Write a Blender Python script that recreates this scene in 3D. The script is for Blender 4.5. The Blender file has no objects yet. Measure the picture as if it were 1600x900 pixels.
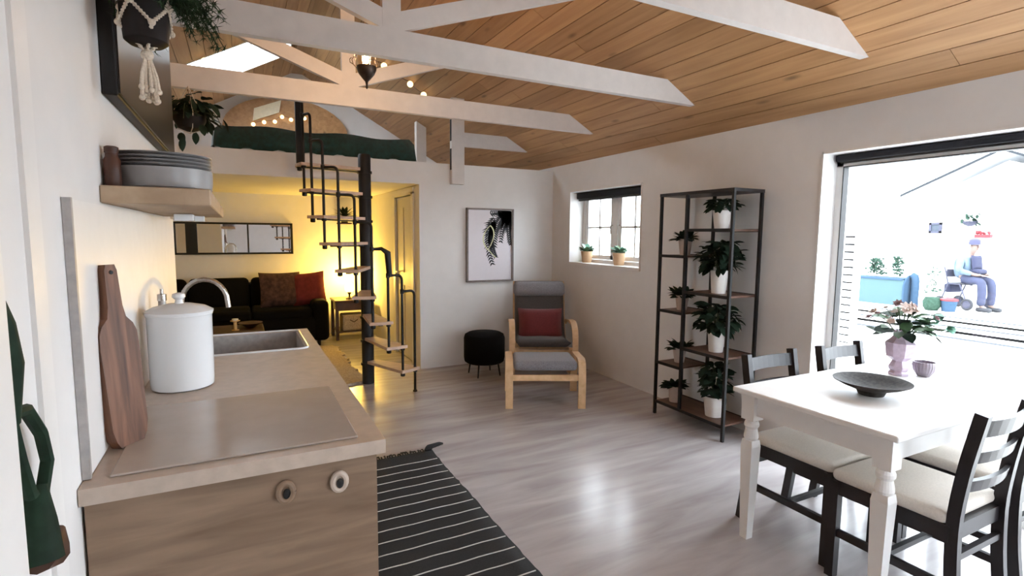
import bpy, bmesh, math, random
from math import sin, cos, pi, radians as R
from mathutils import Vector as V, Matrix, Euler
random.seed(7)
scn = bpy.context.scene
COL = scn.collection

# ------------------------------------------------------------------ camera
cam_d = bpy.data.cameras.new('camera')
cam = bpy.data.objects.new('camera', cam_d)
COL.objects.link(cam)
cam_d.sensor_width = 36.0
cam_d.lens = 831.0 / 1600.0 * 36.0
cam_d.clip_start = 0.05
cam_d.clip_end = 200
yaw, pitch, roll = R(27.09), R(5.73), R(0.46)
fw = V((sin(yaw) * cos(pitch), cos(yaw) * cos(pitch), -sin(pitch)))
rt = V((cos(yaw), -sin(yaw), 0)); up = rt.cross(fw)
r2 = rt * cos(roll) + up * sin(roll); u2 = -rt * sin(roll) + up * cos(roll)
cam.matrix_world = Matrix(((r2.x, u2.x, -fw.x, 0), (r2.y, u2.y, -fw.y, 0), (r2.z, u2.z, -fw.z, 1.45), (0, 0, 0, 1)))
scn.camera = cam

# ------------------------------------------------------------------ sky and exposure
world = bpy.data.worlds.new('overcast_sky')
scn.world = world
world.use_nodes = True
wn = world.node_tree.nodes; wl = world.node_tree.links
bg = wn['Background']
bg.inputs[0].default_value = (0.83, 0.92, 1.0, 1)
bg.inputs[1].default_value = 15.0
scn.view_settings.view_transform = 'Standard'
scn.view_settings.look = 'None'
scn.view_settings.gamma = 1.0
scn.view_settings.use_curve_mapping = False
scn.view_settings.exposure = 0.15
scn.cycles.max_bounces = 10
scn.cycles.diffuse_bounces = 7
scn.cycles.transparent_max_bounces = 16
scn.cycles.sample_clamp_indirect = 6.0

# ------------------------------------------------------------------ materials
def nt(name):
    m = bpy.data.materials.new(name); m.use_nodes = True
    t = m.node_tree; b = t.nodes['Principled BSDF']
    return m, t, b

def col4(c): return (c[0], c[1], c[2], 1)

def plain(name, c, rough=0.6, metal=0.0, vary=0.06, scale=30.0, bump=0.0, spec=None, trans=0.0, sheen=0.0):
    """principled surface with a little noise in its colour (and relief)"""
    m, t, b = nt(name)
    tc = t.nodes.new('ShaderNodeTexCoord'); n = t.nodes.new('ShaderNodeTexNoise')
    n.inputs['Scale'].default_value = scale; n.inputs['Detail'].default_value = 4
    t.links.new(tc.outputs['Object'], n.inputs['Vector'])
    r = t.nodes.new('ShaderNodeValToRGB')
    r.color_ramp.elements[0].position = 0.3; r.color_ramp.elements[1].position = 0.7
    r.color_ramp.elements[0].color = col4([x * (1 - vary) for x in c]); r.color_ramp.elements[1].color = col4([min(1, x * (1 + vary)) for x in c])
    t.links.new(n.outputs['Fac'], r.inputs['Fac']); t.links.new(r.outputs['Color'], b.inputs['Base Color'])
    b.inputs['Roughness'].default_value = rough; b.inputs['Metallic'].default_value = metal
    if spec is not None: b.inputs['Specular IOR Level'].default_value = spec
    if trans: b.inputs['Transmission Weight'].default_value = trans
    if sheen: b.inputs['Sheen Weight'].default_value = sheen
    if bump:
        bp = t.nodes.new('ShaderNodeBump'); bp.inputs['Strength'].default_value = bump; bp.inputs['Distance'].default_value = 0.004
        t.links.new(n.outputs['Fac'], bp.inputs['Height']); t.links.new(bp.outputs['Normal'], b.inputs['Normal'])
    return m

def wood(name, dark, light, stretch=(30, 2, 30), rough=0.5, tone=0.25, knots=False, spec=0.4, bump=0.05, contrast=(0.3, 0.72)):
    """grain stretched along one local axis; every object gets its own tone"""
    m, t, b = nt(name)
    N = t.nodes.new; L = t.links.new
    tc = N('ShaderNodeTexCoord'); oi = N('ShaderNodeObjectInfo')
    add = N('ShaderNodeVectorMath'); add.operation = 'ADD'
    sc = N('ShaderNodeVectorMath'); sc.operation = 'SCALE'; sc.inputs['Scale'].default_value = 37.0
    cmb = N('ShaderNodeCombineXYZ')
    for i in range(3): L(oi.outputs['Random'], cmb.inputs[i])
    L(cmb.outputs[0], sc.inputs[0]); L(tc.outputs['Object'], add.inputs[0]); L(sc.outputs[0], add.inputs[1])
    mp = N('ShaderNodeMapping'); mp.inputs['Scale'].default_value = stretch
    L(add.outputs[0], mp.inputs['Vector'])
    n = N('ShaderNodeTexNoise'); n.inputs['Scale'].default_value = 1.0; n.inputs['Detail'].default_value = 6; n.inputs['Distortion'].default_value = 0.6
    L(mp.outputs[0], n.inputs['Vector'])
    r = N('ShaderNodeValToRGB'); r.color_ramp.elements[0].position = contrast[0]; r.color_ramp.elements[1].position = contrast[1]
    r.color_ramp.elements[0].color = col4(dark); r.color_ramp.elements[1].color = col4(light)
    L(n.outputs['Fac'], r.inputs['Fac'])
    hv = N('ShaderNodeHueSaturation')
    mr = N('ShaderNodeMapRange'); mr.inputs['To Min'].default_value = 1 - tone; mr.inputs['To Max'].default_value = 1 + tone
    L(oi.outputs['Random'], mr.inputs['Value']); L(mr.outputs[0], hv.inputs['Value']); L(r.outputs['Color'], hv.inputs['Color'])
    out = hv.outputs['Color']
    if knots:
        mk = N('ShaderNodeMapping'); mk.inputs['Scale'].default_value = (7, 2.2, 7)
        L(add.outputs[0], mk.inputs['Vector'])
        vo = N('ShaderNodeTexVoronoi'); vo.inputs['Scale'].default_value = 1.0
        L(mk.outputs[0], vo.inputs['Vector'])
        rk = N('ShaderNodeValToRGB'); rk.color_ramp.elements[0].position = 0.05; rk.color_ramp.elements[1].position = 0.16
        rk.color_ramp.elements[0].color = (1, 1, 1, 1); rk.color_ramp.elements[1].color = (0, 0, 0, 1)
        L(vo.outputs['Distance'], rk.inputs['Fac'])
        mx = N('ShaderNodeMix'); mx.data_type = 'RGBA'
        mul = N('ShaderNodeMath'); mul.operation = 'MULTIPLY'; mul.inputs[1].default_value = 0.75
        L(rk.outputs['Color'], mul.inputs[0]); L(mul.outputs[0], mx.inputs['Factor'])
        L(out, mx.inputs['A']); mx.inputs['B'].default_value = col4([x * 0.35 for x in dark])
        out = mx.outputs['Result']
    L(out, b.inputs['Base Color'])
    b.inputs['Roughness'].default_value = rough; b.inputs['Specular IOR Level'].default_value = spec
    if bump:
        bp = N('ShaderNodeBump'); bp.inputs['Strength'].default_value = bump; bp.inputs['Distance'].default_value = 0.003
        L(n.outputs['Fac'], bp.inputs['Height']); L(bp.outputs['Normal'], b.inputs['Normal'])
    return m

def glass(name, tint=(1, 1, 1), refl=1.0):
    """thin clear sheet: lets light straight through, mirrors a little by Fresnel"""
    m, t, b = nt(name)
    t.nodes.remove(b)
    o = t.nodes['Material Output']
    tr = t.nodes.new('ShaderNodeBsdfTransparent'); tr.inputs[0].default_value = col4(tint)
    gl = t.nodes.new('ShaderNodeBsdfGlossy'); gl.inputs['Roughness'].default_value = 0.02
    fr = t.nodes.new('ShaderNodeFresnel')
    ge = t.nodes.new('ShaderNodeNewGeometry'); mi = t.nodes.new('ShaderNodeMapRange')     # same reflection from both sides of the sheet
    mi.inputs['To Min'].default_value = 1.35; mi.inputs['To Max'].default_value = 1 / 1.35
    t.links.new(ge.outputs['Backfacing'], mi.inputs['Value']); t.links.new(mi.outputs[0], fr.inputs['IOR'])
    mul = t.nodes.new('ShaderNodeMath'); mul.operation = 'MULTIPLY'; mul.inputs[1].default_value = refl
    mx = t.nodes.new('ShaderNodeMixShader')
    t.links.new(fr.outputs[0], mul.inputs[0]); t.links.new(mul.outputs[0], mx.inputs[0])
    t.links.new(tr.outputs[0], mx.inputs[1]); t.links.new(gl.outputs[0], mx.inputs[2]); t.links.new(mx.outputs[0], o.inputs[0])
    return m

def emit(name, c, s):
    m, t, b = nt(name)
    b.inputs['Base Color'].default_value = col4(c); b.inputs['Emission Color'].default_value = col4(c); b.inputs['Emission Strength'].default_value = s
    return m

WALL = plain('white_wall_paint', (0.795, 0.787, 0.782), 0.75, vary=0.02, scale=8, bump=0.03)
WHITE = plain('white_gloss_paint', (0.82, 0.81, 0.80), 0.45, vary=0.02, scale=12)
TRUSSW = plain('white_stained_timber', (0.70, 0.665, 0.645), 0.6, vary=0.04, scale=14, bump=0.05)
PINE = wood('pine_ceiling_board', (0.33, 0.165, 0.068), (0.53, 0.31, 0.145), (22, 1.4, 22), 0.5, 0.15, knots=True, contrast=(0.2, 0.85))
PINEBACK = plain('dark_roof_deck', (0.16, 0.08, 0.035), 0.9)
FLOORM = wood('grey_laminate', (0.36, 0.325, 0.325), (0.56, 0.53, 0.535), (1.4, 9, 9), 0.22, 0.0, spec=0.62, bump=0.02)
BLACK = plain('black_metal', (0.014, 0.013, 0.014), 0.55, vary=0.1, spec=0.3)
BLACKWOOD = plain('black_brown_wood', (0.014, 0.011, 0.013), 0.4, vary=0.15, spec=0.4)
OAK = wood('oak_cabinet', (0.15, 0.094, 0.058), (0.255, 0.172, 0.115), (3, 3, 26), 0.55, 0.05)
COUNTER = plain('beige_stone_laminate', (0.46, 0.375, 0.31), 0.35, vary=0.10, scale=26)
COUNTERG = plain('smoked_hob_glass', (0.43, 0.37, 0.33), 0.14, vary=0.05, scale=10, spec=0.6)
BIRCH = wood('birch_bentwood', (0.56, 0.35, 0.18), (0.74, 0.50, 0.29), (14, 3, 14), 0.45, 0.05)
BROWNWOOD = wood('red_brown_wood', (0.035, 0.012, 0.007), (0.075, 0.028, 0.016), (12, 3, 12), 0.45, 0.1)
SHELFWOOD = wood('walnut_shelf_board', (0.085, 0.042, 0.028), (0.16, 0.085, 0.058), (14, 3, 14), 0.5, 0.1)
TREAD = wood('beech_tread', (0.50, 0.33, 0.24), (0.66, 0.48, 0.37), (6, 20, 20), 0.5, 0.06)
GREYF = plain('grey_wool_fabric', (0.20, 0.19, 0.205), 0.95, vary=0.3, scale=160, bump=0.3, sheen=0.2)
DGREYF = plain('dark_grey_fabric', (0.06, 0.053, 0.053), 0.95, vary=0.25, scale=160, bump=0.3, sheen=0.2)
REDF = plain('red_velvet', (0.13, 0.014, 0.016), 0.9, vary=0.15, scale=60, sheen=0.3)
BLACKF = plain('black_fabric', (0.0035, 0.003, 0.0034), 0.95, vary=0.2, scale=120, bump=0.2, spec=0.15)
SEATF = plain('off_white_seat_fabric', (0.66, 0.61, 0.55), 0.9, vary=0.06, scale=140, bump=0.2)
GREENF = plain('dark_green_bedspread', (0.012, 0.055, 0.048), 0.8, vary=0.4, scale=25, bump=0.3, sheen=0.3)
SHEET = plain('white_bed_linen', (0.8, 0.8, 0.8), 0.9)
CERAMIC = plain('white_glazed_ceramic', (0.80, 0.82, 0.84), 0.18, vary=0.015, scale=8)
PLATEG = plain('light_grey_stoneware', (0.27, 0.26, 0.26), 0.35, vary=0.04)
GREYCER = plain('grey_stoneware', (0.38, 0.36, 0.35), 0.45, vary=0.12, scale=40)
POTW = plain('white_plant_pot', (0.80, 0.77, 0.74), 0.5, vary=0.03)
POTB = plain('beige_plant_pot', (0.55, 0.36, 0.21), 0.6, vary=0.05)
POTP = plain('pale_clay_plant_pot', (0.56, 0.46, 0.40), 0.6, vary=0.05)
DARKPOT = plain('dark_clay_pot', (0.012, 0.009, 0.009), 0.6, vary=0.2, spec=0.2)
SOIL = plain('potting_soil', (0.03, 0.02, 0.014), 0.95, vary=0.4, scale=90)
LEAF = plain('dark_green_leaf', (0.009, 0.022, 0.012), 0.75, spec=0.2, vary=0.4, scale=30)
LEAFM = plain('mid_green_leaf', (0.05, 0.11, 0.045), 0.55, vary=0.35, scale=30)
LEAFT = plain('pale_teal_leaf', (0.14, 0.30, 0.22), 0.5, vary=0.2, scale=30)
FERNM = plain('dark_fern', (0.018, 0.042, 0.018), 0.7, vary=0.4, scale=30, spec=0.2)
SHRUBM = plain('dark_shrub_leaf', (0.022, 0.045, 0.032), 0.8, vary=0.3, spec=0.1)  # one dark green base with random variation
STEM = plain('green_stem', (0.05, 0.07, 0.03), 0.6)
CORD = plain('cotton_cord', (0.62, 0.53, 0.43), 0.9, vary=0.15, scale=200, bump=0.4)
STEEL = plain('brushed_steel', (0.55, 0.53, 0.50), 0.25, metal=1.0, vary=0.05)
BRONZE = plain('dark_bronze', (0.05, 0.035, 0.028), 0.4, metal=0.7, vary=0.2)
GLASSM = glass('window_glass')
LAMPGLASS = glass('lamp_glass', (1, 0.93, 0.85), 0.8)
BULB = emit('warm_bulb', (1.0, 0.72, 0.35), 45.0)
BULBS = emit('small_string_bulb', (1.0, 0.78, 0.40), 2.2)
MIRROR = plain('mirror_glass', (0.80, 0.80, 0.80), 0.02, metal=1.0, vary=0.0)
GLOSSBLACK = plain('glossy_black_glass', (0.012, 0.010, 0.010), 0.32, vary=0.05, spec=0.3)
RUGB = plain('black_cotton_weave', (0.018, 0.018, 0.019), 0.95, vary=0.3, scale=180, bump=0.4)
RUGW = plain('white_cotton_thread', (0.60, 0.58, 0.56), 0.95)
FLEECE = plain('beige_fleece', (0.42, 0.34, 0.26), 0.95, vary=0.25, scale=60, bump=0.5)
PAPER = plain('pale_pink_print_paper', (0.80, 0.77, 0.82), 0.7, vary=0.01)
FRAMEW = plain('grey_wood_frame', (0.20, 0.165, 0.15), 0.5, vary=0.15)
INK = plain('dark_palm_print', (0.022, 0.026, 0.032), 0.7, vary=0.2)
INKY = plain('yellow_green_print', (0.66, 0.68, 0.42), 0.7)
DOORW = plain('white_door_paint', (0.72, 0.70, 0.66), 0.5, vary=0.02)
BOARDW = wood('worn_chopping_board', (0.05, 0.018, 0.009), (0.23, 0.100, 0.052), (40, 40, 3), 0.5, 0.0)
GREYGL = plain('grey_bottle_glass', (0.42, 0.40, 0.38), 0.15, vary=0.05)
BLIND = plain('dark_blind_cassette', (0.018, 0.018, 0.022), 0.7, spec=0.15)
DECKM = wood('bleached_deck_board', (0.56, 0.54, 0.51), (0.72, 0.70, 0.67), (14, 1.2, 14), 0.8, 0.05)
DECKGAP = plain('dark_ground', (0.008, 0.008, 0.008), 0.95, spec=0.0)
SHADOWGAP = plain('slat_gap_shade', (0.003, 0.003, 0.003), 0.95, spec=0.0)  # near-black colour for the shade between the slats
HOUSEW = plain('white_house_boards', (0.84, 0.85, 0.86), 0.8, vary=0.02)
HOUSET = plain('dark_grey_fascia', (0.025, 0.028, 0.032), 0.8, spec=0.1)
REDP = plain('red_paint', (0.16, 0.005, 0.010), 0.6)
PLANTERM = plain('pale_turquoise_planter', (0.055, 0.092, 0.098), 0.9, vary=0.08, spec=0.1)
PLANTERB = plain('dusty_blue_planter_end', (0.03, 0.055, 0.09), 0.9, spec=0.1)
SKIN = plain('skin', (0.13, 0.085, 0.07), 0.6)
JACKET = plain('pale_blue_jacket', (0.075, 0.11, 0.15), 0.9, vary=0.2, scale=12)
NAVY = plain('navy_trousers', (0.022, 0.026, 0.055), 0.9, vary=0.2, scale=12)
SCARF = plain('dark_blue_scarf', (0.014, 0.016, 0.040), 0.9)
RUBBER = plain('dark_rubber', (0.02, 0.02, 0.025), 0.8)
PALEMETAL = plain('grey_metal', (0.045, 0.046, 0.07), 0.6, spec=0.2)
LAV = plain('lavender_vase_glass', (0.52, 0.42, 0.52), 0.25, vary=0.10, scale=60, spec=0.6)
PETAL = plain('cream_petal', (0.66, 0.55, 0.50), 0.8, vary=0.1)
PETALP = plain('dusty_pink_petal', (0.36, 0.24, 0.25), 0.8, vary=0.2)

# ------------------------------------------------------------------ mesh helpers
class MB:
    def __init__(s): s.v = []; s.f = []
    def add(s, vs, fs):
        o = len(s.v); s.v += [tuple(p) for p in vs]; s.f += [tuple(i + o for i in f) for f in fs]; return s
    def box(s, c, size, rot=None):
        hx, hy, hz = size[0] / 2, size[1] / 2, size[2] / 2
        pts = [V((x * hx, y * hy, z * hz)) for x in (-1, 1) for y in (-1, 1) for z in (-1, 1)]
        if rot is not None:
            m = rot if isinstance(rot, Matrix) else Euler(rot).to_matrix()
            pts = [m @ p for p in pts]
        c = V(c)
        return s.add([p + c for p in pts], [(0, 1, 3, 2), (4, 6, 7, 5), (0, 4, 5, 1), (2, 3, 7, 6), (0, 2, 6, 4), (1, 5, 7, 3)])
    def bx(s, x0, x1, y0, y1, z0, z1):
        return s.box(((x0 + x1) / 2, (y0 + y1) / 2, (z0 + z1) / 2), (x1 - x0, y1 - y0, z1 - z0))
    def rbox(s, c, size, r=0.01, seg=2, rot=None):
        bm = bmesh.new(); bmesh.ops.create_cube(bm, size=1.0)
        for v in bm.verts: v.co = V((v.co.x * size[0], v.co.y * size[1], v.co.z * size[2]))
        bmesh.ops.bevel(bm, geom=bm.edges[:], offset=min(r, min(size) * 0.49), segments=seg, profile=0.5, affect='EDGES')
        bm.verts.ensure_lookup_table(); bm.verts.index_update()
        m = Matrix.Identity(3)
        if rot is not None: m = rot if isinstance(rot, Matrix) else Euler(rot).to_matrix()
        s.add([m @ v.co + V(c) for v in bm.verts], [[v.index for v in f.verts] for f in bm.faces]); bm.free(); return s
    def tube(s, path, r, n=8, caps=True):
        """round tube along a path; r is one radius or one per point"""
        P = [V(p) for p in path]; rs = r if isinstance(r, (list, tuple)) else [r] * len(P)
        o = len(s.v); up = None
        for i, p in enumerate(P):
            d = (P[min(i + 1, len(P) - 1)] - P[max(i - 1, 0)])
            d = d.normalized() if d.length > 1e-9 else V((0, 0, 1))
            if up is None:
                up = V((1, 0, 0)) if abs(d.x) < 0.8 else V((0, 1, 0))
            a = d.cross(up); a = a.normalized() if a.length > 1e-6 else d.orthogonal().normalized()
            b = d.cross(a).normalized(); up = -(d.cross(a)).cross(d) if False else up - d * up.dot(d)
            for k in range(n):
                t = 2 * pi * k / n
                s.v.append(tuple(p + (a * cos(t) + b * sin(t)) * rs[i]))
        for i in range(len(P) - 1):
            for k in range(n):
                k2 = (k + 1) % n
                s.f.append((o + i * n + k, o + i * n + k2, o + (i + 1) * n + k2, o + (i + 1) * n + k))
        if caps:
            s.f.append(tuple(o + k for k in range(n - 1, -1, -1))); s.f.append(tuple(o + (len(P) - 1) * n + k for k in range(n)))
        return s
    def cyl(s, p0, p1, r0, r1=None, n=16): return s.tube([p0, p1], [r0, r0 if r1 is None else r1], n)
    def lathe(s, prof, c=(0, 0, 0), n=24, capb=True, capt=True, ph=0.0):
        o = len(s.v); c = V(c)
        for r, z in prof:
            for k in range(n):
                t = 2 * pi * k / n + ph; s.v.append((c.x + r * cos(t), c.y + r * sin(t), c.z + z))
        for i in range(len(prof) - 1):
            for k in range(n):
                k2 = (k + 1) % n; s.f.append((o + i * n + k, o + i * n + k2, o + (i + 1) * n + k2, o + (i + 1) * n + k))
        if capb: s.f.append(tuple(o + k for k in range(n - 1, -1, -1)))
        if capt: s.f.append(tuple(o + (len(prof) - 1) * n + k for k in range(n)))
        return s
    def strip(s, path, wdir, w, t):
        """flat bar of width w (along wdir) and thickness t swept along a path"""
        P = [V(p) for p in path]; wd = V(wdir).normalized(); o = len(s.v)
        for i, p in enumerate(P):
            d = (P[min(i + 1, len(P) - 1)] - P[max(i - 1, 0)]).normalized(); nn = d.cross(wd).normalized()
            for a, b in ((-1, -1), (1, -1), (1, 1), (-1, 1)): s.v.append(tuple(p + wd * (a * w / 2) + nn * (b * t / 2)))
        for i in range(len(P) - 1):
            for k in range(4):
                k2 = (k + 1) % 4; s.f.append((o + i * 4 + k, o + i * 4 + k2, o + i * 4 + 4 + k2, o + i * 4 + 4 + k))
        s.f.append((o + 3, o + 2, o + 1, o)); e = o + (len(P) - 1) * 4; s.f.append((e, e + 1, e + 2, e + 3)); return s
    def prism(s, poly, axis, a0, a1):
        """poly of 2-D points extruded along axis 'X' (poly=y,z) 'Y' (x,z) or 'Z' (x,y)"""
        def mk(p, a): return {'X': (a, p[0], p[1]), 'Y': (p[0], a, p[1]), 'Z': (p[0], p[1], a)}[axis]
        n = len(poly)
        fs = [tuple(range(n - 1, -1, -1)), tuple(range(n, 2 * n))] + [(i, (i + 1) % n, n + (i + 1) % n, n + i) for i in range(n)]
        return s.add([mk(p, a0) for p in poly] + [mk(p, a1) for p in poly], fs)
    def ball(s, c, r, n=12, m=8, sq=(1, 1, 1)):
        o = len(s.v); c = V(c); s.v.append(tuple(c + V((0, 0, r * sq[2]))))
        for i in range(1, m):
            a = pi * i / m
            for k in range(n):
                t = 2 * pi * k / n; s.v.append((c.x + r * sq[0] * sin(a) * cos(t), c.y + r * sq[1] * sin(a) * sin(t), c.z + r * sq[2] * cos(a)))
        s.v.append(tuple(c - V((0, 0, r * sq[2])))); l = len(s.v) - 1
        for k in range(n):
            s.f.append((o, o + 1 + k, o + 1 + (k + 1) % n)); s.f.append((l, l - n + (k + 1) % n, l - n + k))
        for i in range(m - 2):
            for k in range(n):
                k2 = (k + 1) % n; s.f.append((o + 1 + i * n + k, o + 1 + (i + 1) * n + k, o + 1 + (i + 1) * n + k2, o + 1 + i * n + k2))
        return s
    def pillow(s, c, w, h, t, rot=None, n=10):
        """soft cushion: w x h face, t thick in the middle; face normal is local -Y"""
        m = Matrix.Identity(3) if rot is None else (rot if isinstance(rot, Matrix) else Euler(rot).to_matrix())
        c = V(c)
        for sgn in (-1, 1):
            o = len(s.v)
            for i in range(n + 1):
                for j in range(n + 1):
                    u, v = -1 + 2 * i / n, -1 + 2 * j / n
                    th = t / 2 * (max(0, (1 - u ** 4) * (1 - v ** 4))) ** 0.5
                    k = 1 - 0.06 * (1 - abs(u) ** 2) * abs(v) ** 3; k2 = 1 - 0.06 * (1 - abs(v) ** 2) * abs(u) ** 3
                    s.v.append(tuple(m @ V((u * w / 2 * k2, sgn * th, v * h / 2 * k)) + c))
            for i in range(n):
                for j in range(n):
                    q = (o + i * (n + 1) + j, o + (i + 1) * (n + 1) + j, o + (i + 1) * (n + 1) + j + 1, o + i * (n + 1) + j + 1)
                    s.f.append(q if sgn < 0 else q[::-1])
        return s
    def mesh(s, name, smooth=False):
        me = bpy.data.meshes.new(name); me.from_pydata(s.v, [], s.f); me.update()
        bm = bmesh.new(); bm.from_mesh(me); bmesh.ops.recalc_face_normals(bm, faces=bm.faces[:]); bm.to_mesh(me); bm.free()
        if smooth:
            me.polygons.foreach_set('use_smooth', [True] * len(me.polygons))
        return me
    def build(s, name, mat, parent=None, smooth=False, kind=None, loc=None, rot=None, label=None):
        me = s.mesh(name, smooth); me.materials.append(mat)
        o = bpy.data.objects.new(name, me); COL.objects.link(o)
        if smooth and smooth != 'all':
            try: me.set_sharp_from_angle(angle=R(40))
            except Exception: pass
        if parent is not None: o.parent = parent
        if kind: o['kind'] = kind
        if loc is not None: o.location = loc
        if rot is not None: o.rotation_euler = rot
        if label: o['label'] = label
        return o

def tag(o, label, cat, group=None):
    o['label'] = label; o['category'] = cat
    if group: o['group'] = group
    return o

def thing(name, label, cat, loc=(0, 0, 0), rz=0.0, group=None):
    o = bpy.data.objects.new(name, None); COL.objects.link(o); o.empty_display_size = 0.1
    o.location = loc; o.rotation_euler = (0, 0, rz)
    return tag(o, label, cat, group)

def struct(name, mb, mat, parent=None, **k):
    return mb.build(name, mat, parent, kind='structure', **k)

def sempty(name, loc=(0, 0, 0)):
    o = bpy.data.objects.new(name, None); COL.objects.link(o); o.location = loc; o['kind'] = 'structure'; return o

def copy_tree(o, parent=None):
    c = o.copy(); COL.objects.link(c)
    if parent is not None: c.parent = parent
    for ch in list(o.children): copy_tree(ch, c)
    return c

def place(o, loc, rz=0.0, label=None, group=None):
    o.location = loc; o.rotation_euler = (0, 0, rz)
    if label: o['label'] = label
    if group: o['group'] = group
    return o

def bez(p0, p1, p2, n=6):
    p0, p1, p2 = V(p0), V(p1), V(p2)
    return [p0 * (1 - t) ** 2 + p1 * 2 * t * (1 - t) + p2 * t * t for t in [i / n for i in range(n + 1)]]

# ------------------------------------------------------------------ the room shell
XR, XL, XM, ZW, SL = 3.32, -1.76, 0.78, 2.24, 0.55
ZR = ZW + SL * (XR - XM)
AL = math.atan(SL)
Y0, Y1, YB = -1.6, 8.0, 5.45

struct('floor', MB().bx(XL - .2, XR + .2, Y0 - .2, Y1 + .2, -.12, 0), FLOORM)

def wall_with_holes(name, x0, x1, ya, yb, z0, z1, holes, mat=WALL):
    m = MB(); ys = ya
    for (h0, h1, a, b) in sorted(holes):
        m.bx(x0, x1, ys, h0, z0, z1)
        if a > z0: m.bx(x0, x1, h0, h1, z0, a)
        if b < z1: m.bx(x0, x1, h0, h1, b, z1)
        ys = h1
    m.bx(x0, x1, ys, yb, z0, z1)
    return struct(name, m, mat)
WIN = (3.87, 5.07, 1.135, 1.935)
DOOR = (0.05, 2.175, 0.0, 1.985)
wall_with_holes('wall_right', XR, XR + .24, Y0, Y1, 0, ZW + .03, [WIN, DOOR])
wall_with_holes('wall_left', XL - .2, XL, Y0, Y1, 0, ZW + .03, [])
def gable(name, y0, y1, hole=None):
    m = MB()
    pent = [(XL, ZW), (XR, ZW), (XM, ZR)]
    if hole:
        a, b, c, d = hole
        m.bx(XL, a, y0, y1, 0, ZW); m.bx(b, XR, y0, y1, 0, ZW); m.bx(a, b, y0, y1, 0, c); m.bx(a, b, y0, y1, d, ZW)
    else: m.bx(XL, XR, y0, y1, 0, ZW)
    m.prism(pent, 'Y', y0, y1)
    return struct(name, m, WALL)
gable('wall_back', Y1, Y1 + .2)
gable('wall_front', Y0 - .2, Y0, (1.65, 3.15, 0.85, 2.0))
# kitchen partition (left of the worktop), the wall that closes the room behind it
pm = MB()
pm.prism([(-1.6, 0), (3.45, 0), (3.45, 2.9), (-1.6, 2.9)], 'X', -.45, -.33)
struct('wall_partition', pm, WALL)
struct('wall_closet', MB().bx(XL, -.45, 3.33, 3.45, 0, 2.55), WALL)
# wall under the loft with the picture, and the alcove's side wall
struct('wall_loft', MB().bx(1.69, XR, YB, YB + .12, 0, 2.195), WALL)
aw = MB(); aw.bx(1.69, 1.79, YB + .12, 5.70, 0, 1.965); aw.bx(1.69, 1.79, 6.42, Y1, 0, 1.965); aw.bx(1.69, 1.79, 5.70, 6.42, 1.9, 1.965)
struct('wall_alcove', aw, WALL)
d = struct('door_2', MB().bx(1.705, 1.745, 5.73, 6.39, 0.01, 1.87), DOORW)
dp = MB()
for a, b in ((5.80, 6.02), (6.10, 6.32)):
    for c, e in ((0.15, 0.85), (1.0, 1.75)): dp.bx(1.697, 1.706, a, b, c, e)
dp.build('panel', DOORW, d)
MB().tube([(1.70, 6.30, 1.0), (1.66, 6.30, 1.0), (1.655, 6.22, 1.0)], .009).build('door_handle', STEEL, d, label='steel lever handle')
df = MB(); df.bx(1.675, 1.70, 5.64, 5.72, 0, 1.9); df.bx(1.675, 1.70, 6.40, 6.48, 0, 1.9); df.bx(1.675, 1.70, 5.64, 6.48, 1.88, 1.95)
struct('trim_2', df, WHITE)
# loft deck and its white front beam
struct('trim_1', MB().bx(XL, 1.69, YB, YB + .12, 1.968, 2.195), WALL)
struct('ceiling_loft', MB().bx(XL, XR, YB + .12, Y1, 1.968, 2.185), WALL)

# ceiling: roof deck behind, then pine boards one by one
ceil = sempty('ceiling', (XM, 3, ZR))
def slope_pt(side, u, y, off=0.0):
    """u metres down the slope from the ridge on side +1 (right) or -1 (left)"""
    return V((XM + side * (u * cos(AL) + off * sin(AL)), y, ZR - u * sin(AL) + off * cos(AL)))
SLEN = (XR - XM) / cos(AL)
SKY = (0.20, 1.33, 5.93, 6.97)          # skylight on the left slope: u0,u1,y0,y1
def slope_box(name, side, u0, u1, y0, y1, off0, off1, mat, parent):
    c = slope_pt(side, (u0 + u1) / 2, (y0 + y1) / 2, (off0 + off1) / 2)
    return MB().box((0, 0, 0), (u1 - u0, y1 - y0, off1 - off0)).build(name, mat, parent, loc=c - V((XM, 3, ZR)), rot=(0, side * AL, 0))
for side in (1, -1):
    if side == 1:
        slope_box('roof_deck', 1, 0, SLEN + .3, Y0 - .2, Y1 + .2, .024, .10, PINEBACK, ceil)
    else:
        for (a, b, c, e) in ((0, SKY[0], Y0 - .2, Y1 + .2), (SKY[1], SLEN + .3, Y0 - .2, Y1 + .2), (SKY[0], SKY[1], Y0 - .2, SKY[2]), (SKY[0], SKY[1], SKY[3], Y1 + .2)):
            slope_box('roof_deck', -1, a, b, c, e, .024, .10, PINEBACK, ceil)
    nb = 23; bw = SLEN / nb
    rnd = random.Random(11 + side)
    for i in range(nb):
        u0, u1 = i * bw + .0025, (i + 1) * bw - .0025
        cuts = [Y0]
        y = Y0 + rnd.uniform(1.2, 3.6)
        while y < Y1 - 1.0:
            cuts.append(y); y += rnd.uniform(2.6, 4.2)
        cuts.append(Y1)
        segs = list(zip(cuts[:-1], cuts[1:]))
        if side == -1 and u1 > SKY[0] and u0 < SKY[1]:
            s2 = []
            for a, b in segs:
                if b <= SKY[2] or a >= SKY[3]: s2.append((a, b))
                else:
                    if a < SKY[2]: s2.append((a, SKY[2]))
                    if b > SKY[3]: s2.append((SKY[3], b))
            segs = s2
        for a, b in segs:
            slope_box('plank', side, u0, u1, a + .0012, b - .0012, 0, .022 + rnd.uniform(-.0015, .0015), PINE, ceil)

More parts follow.
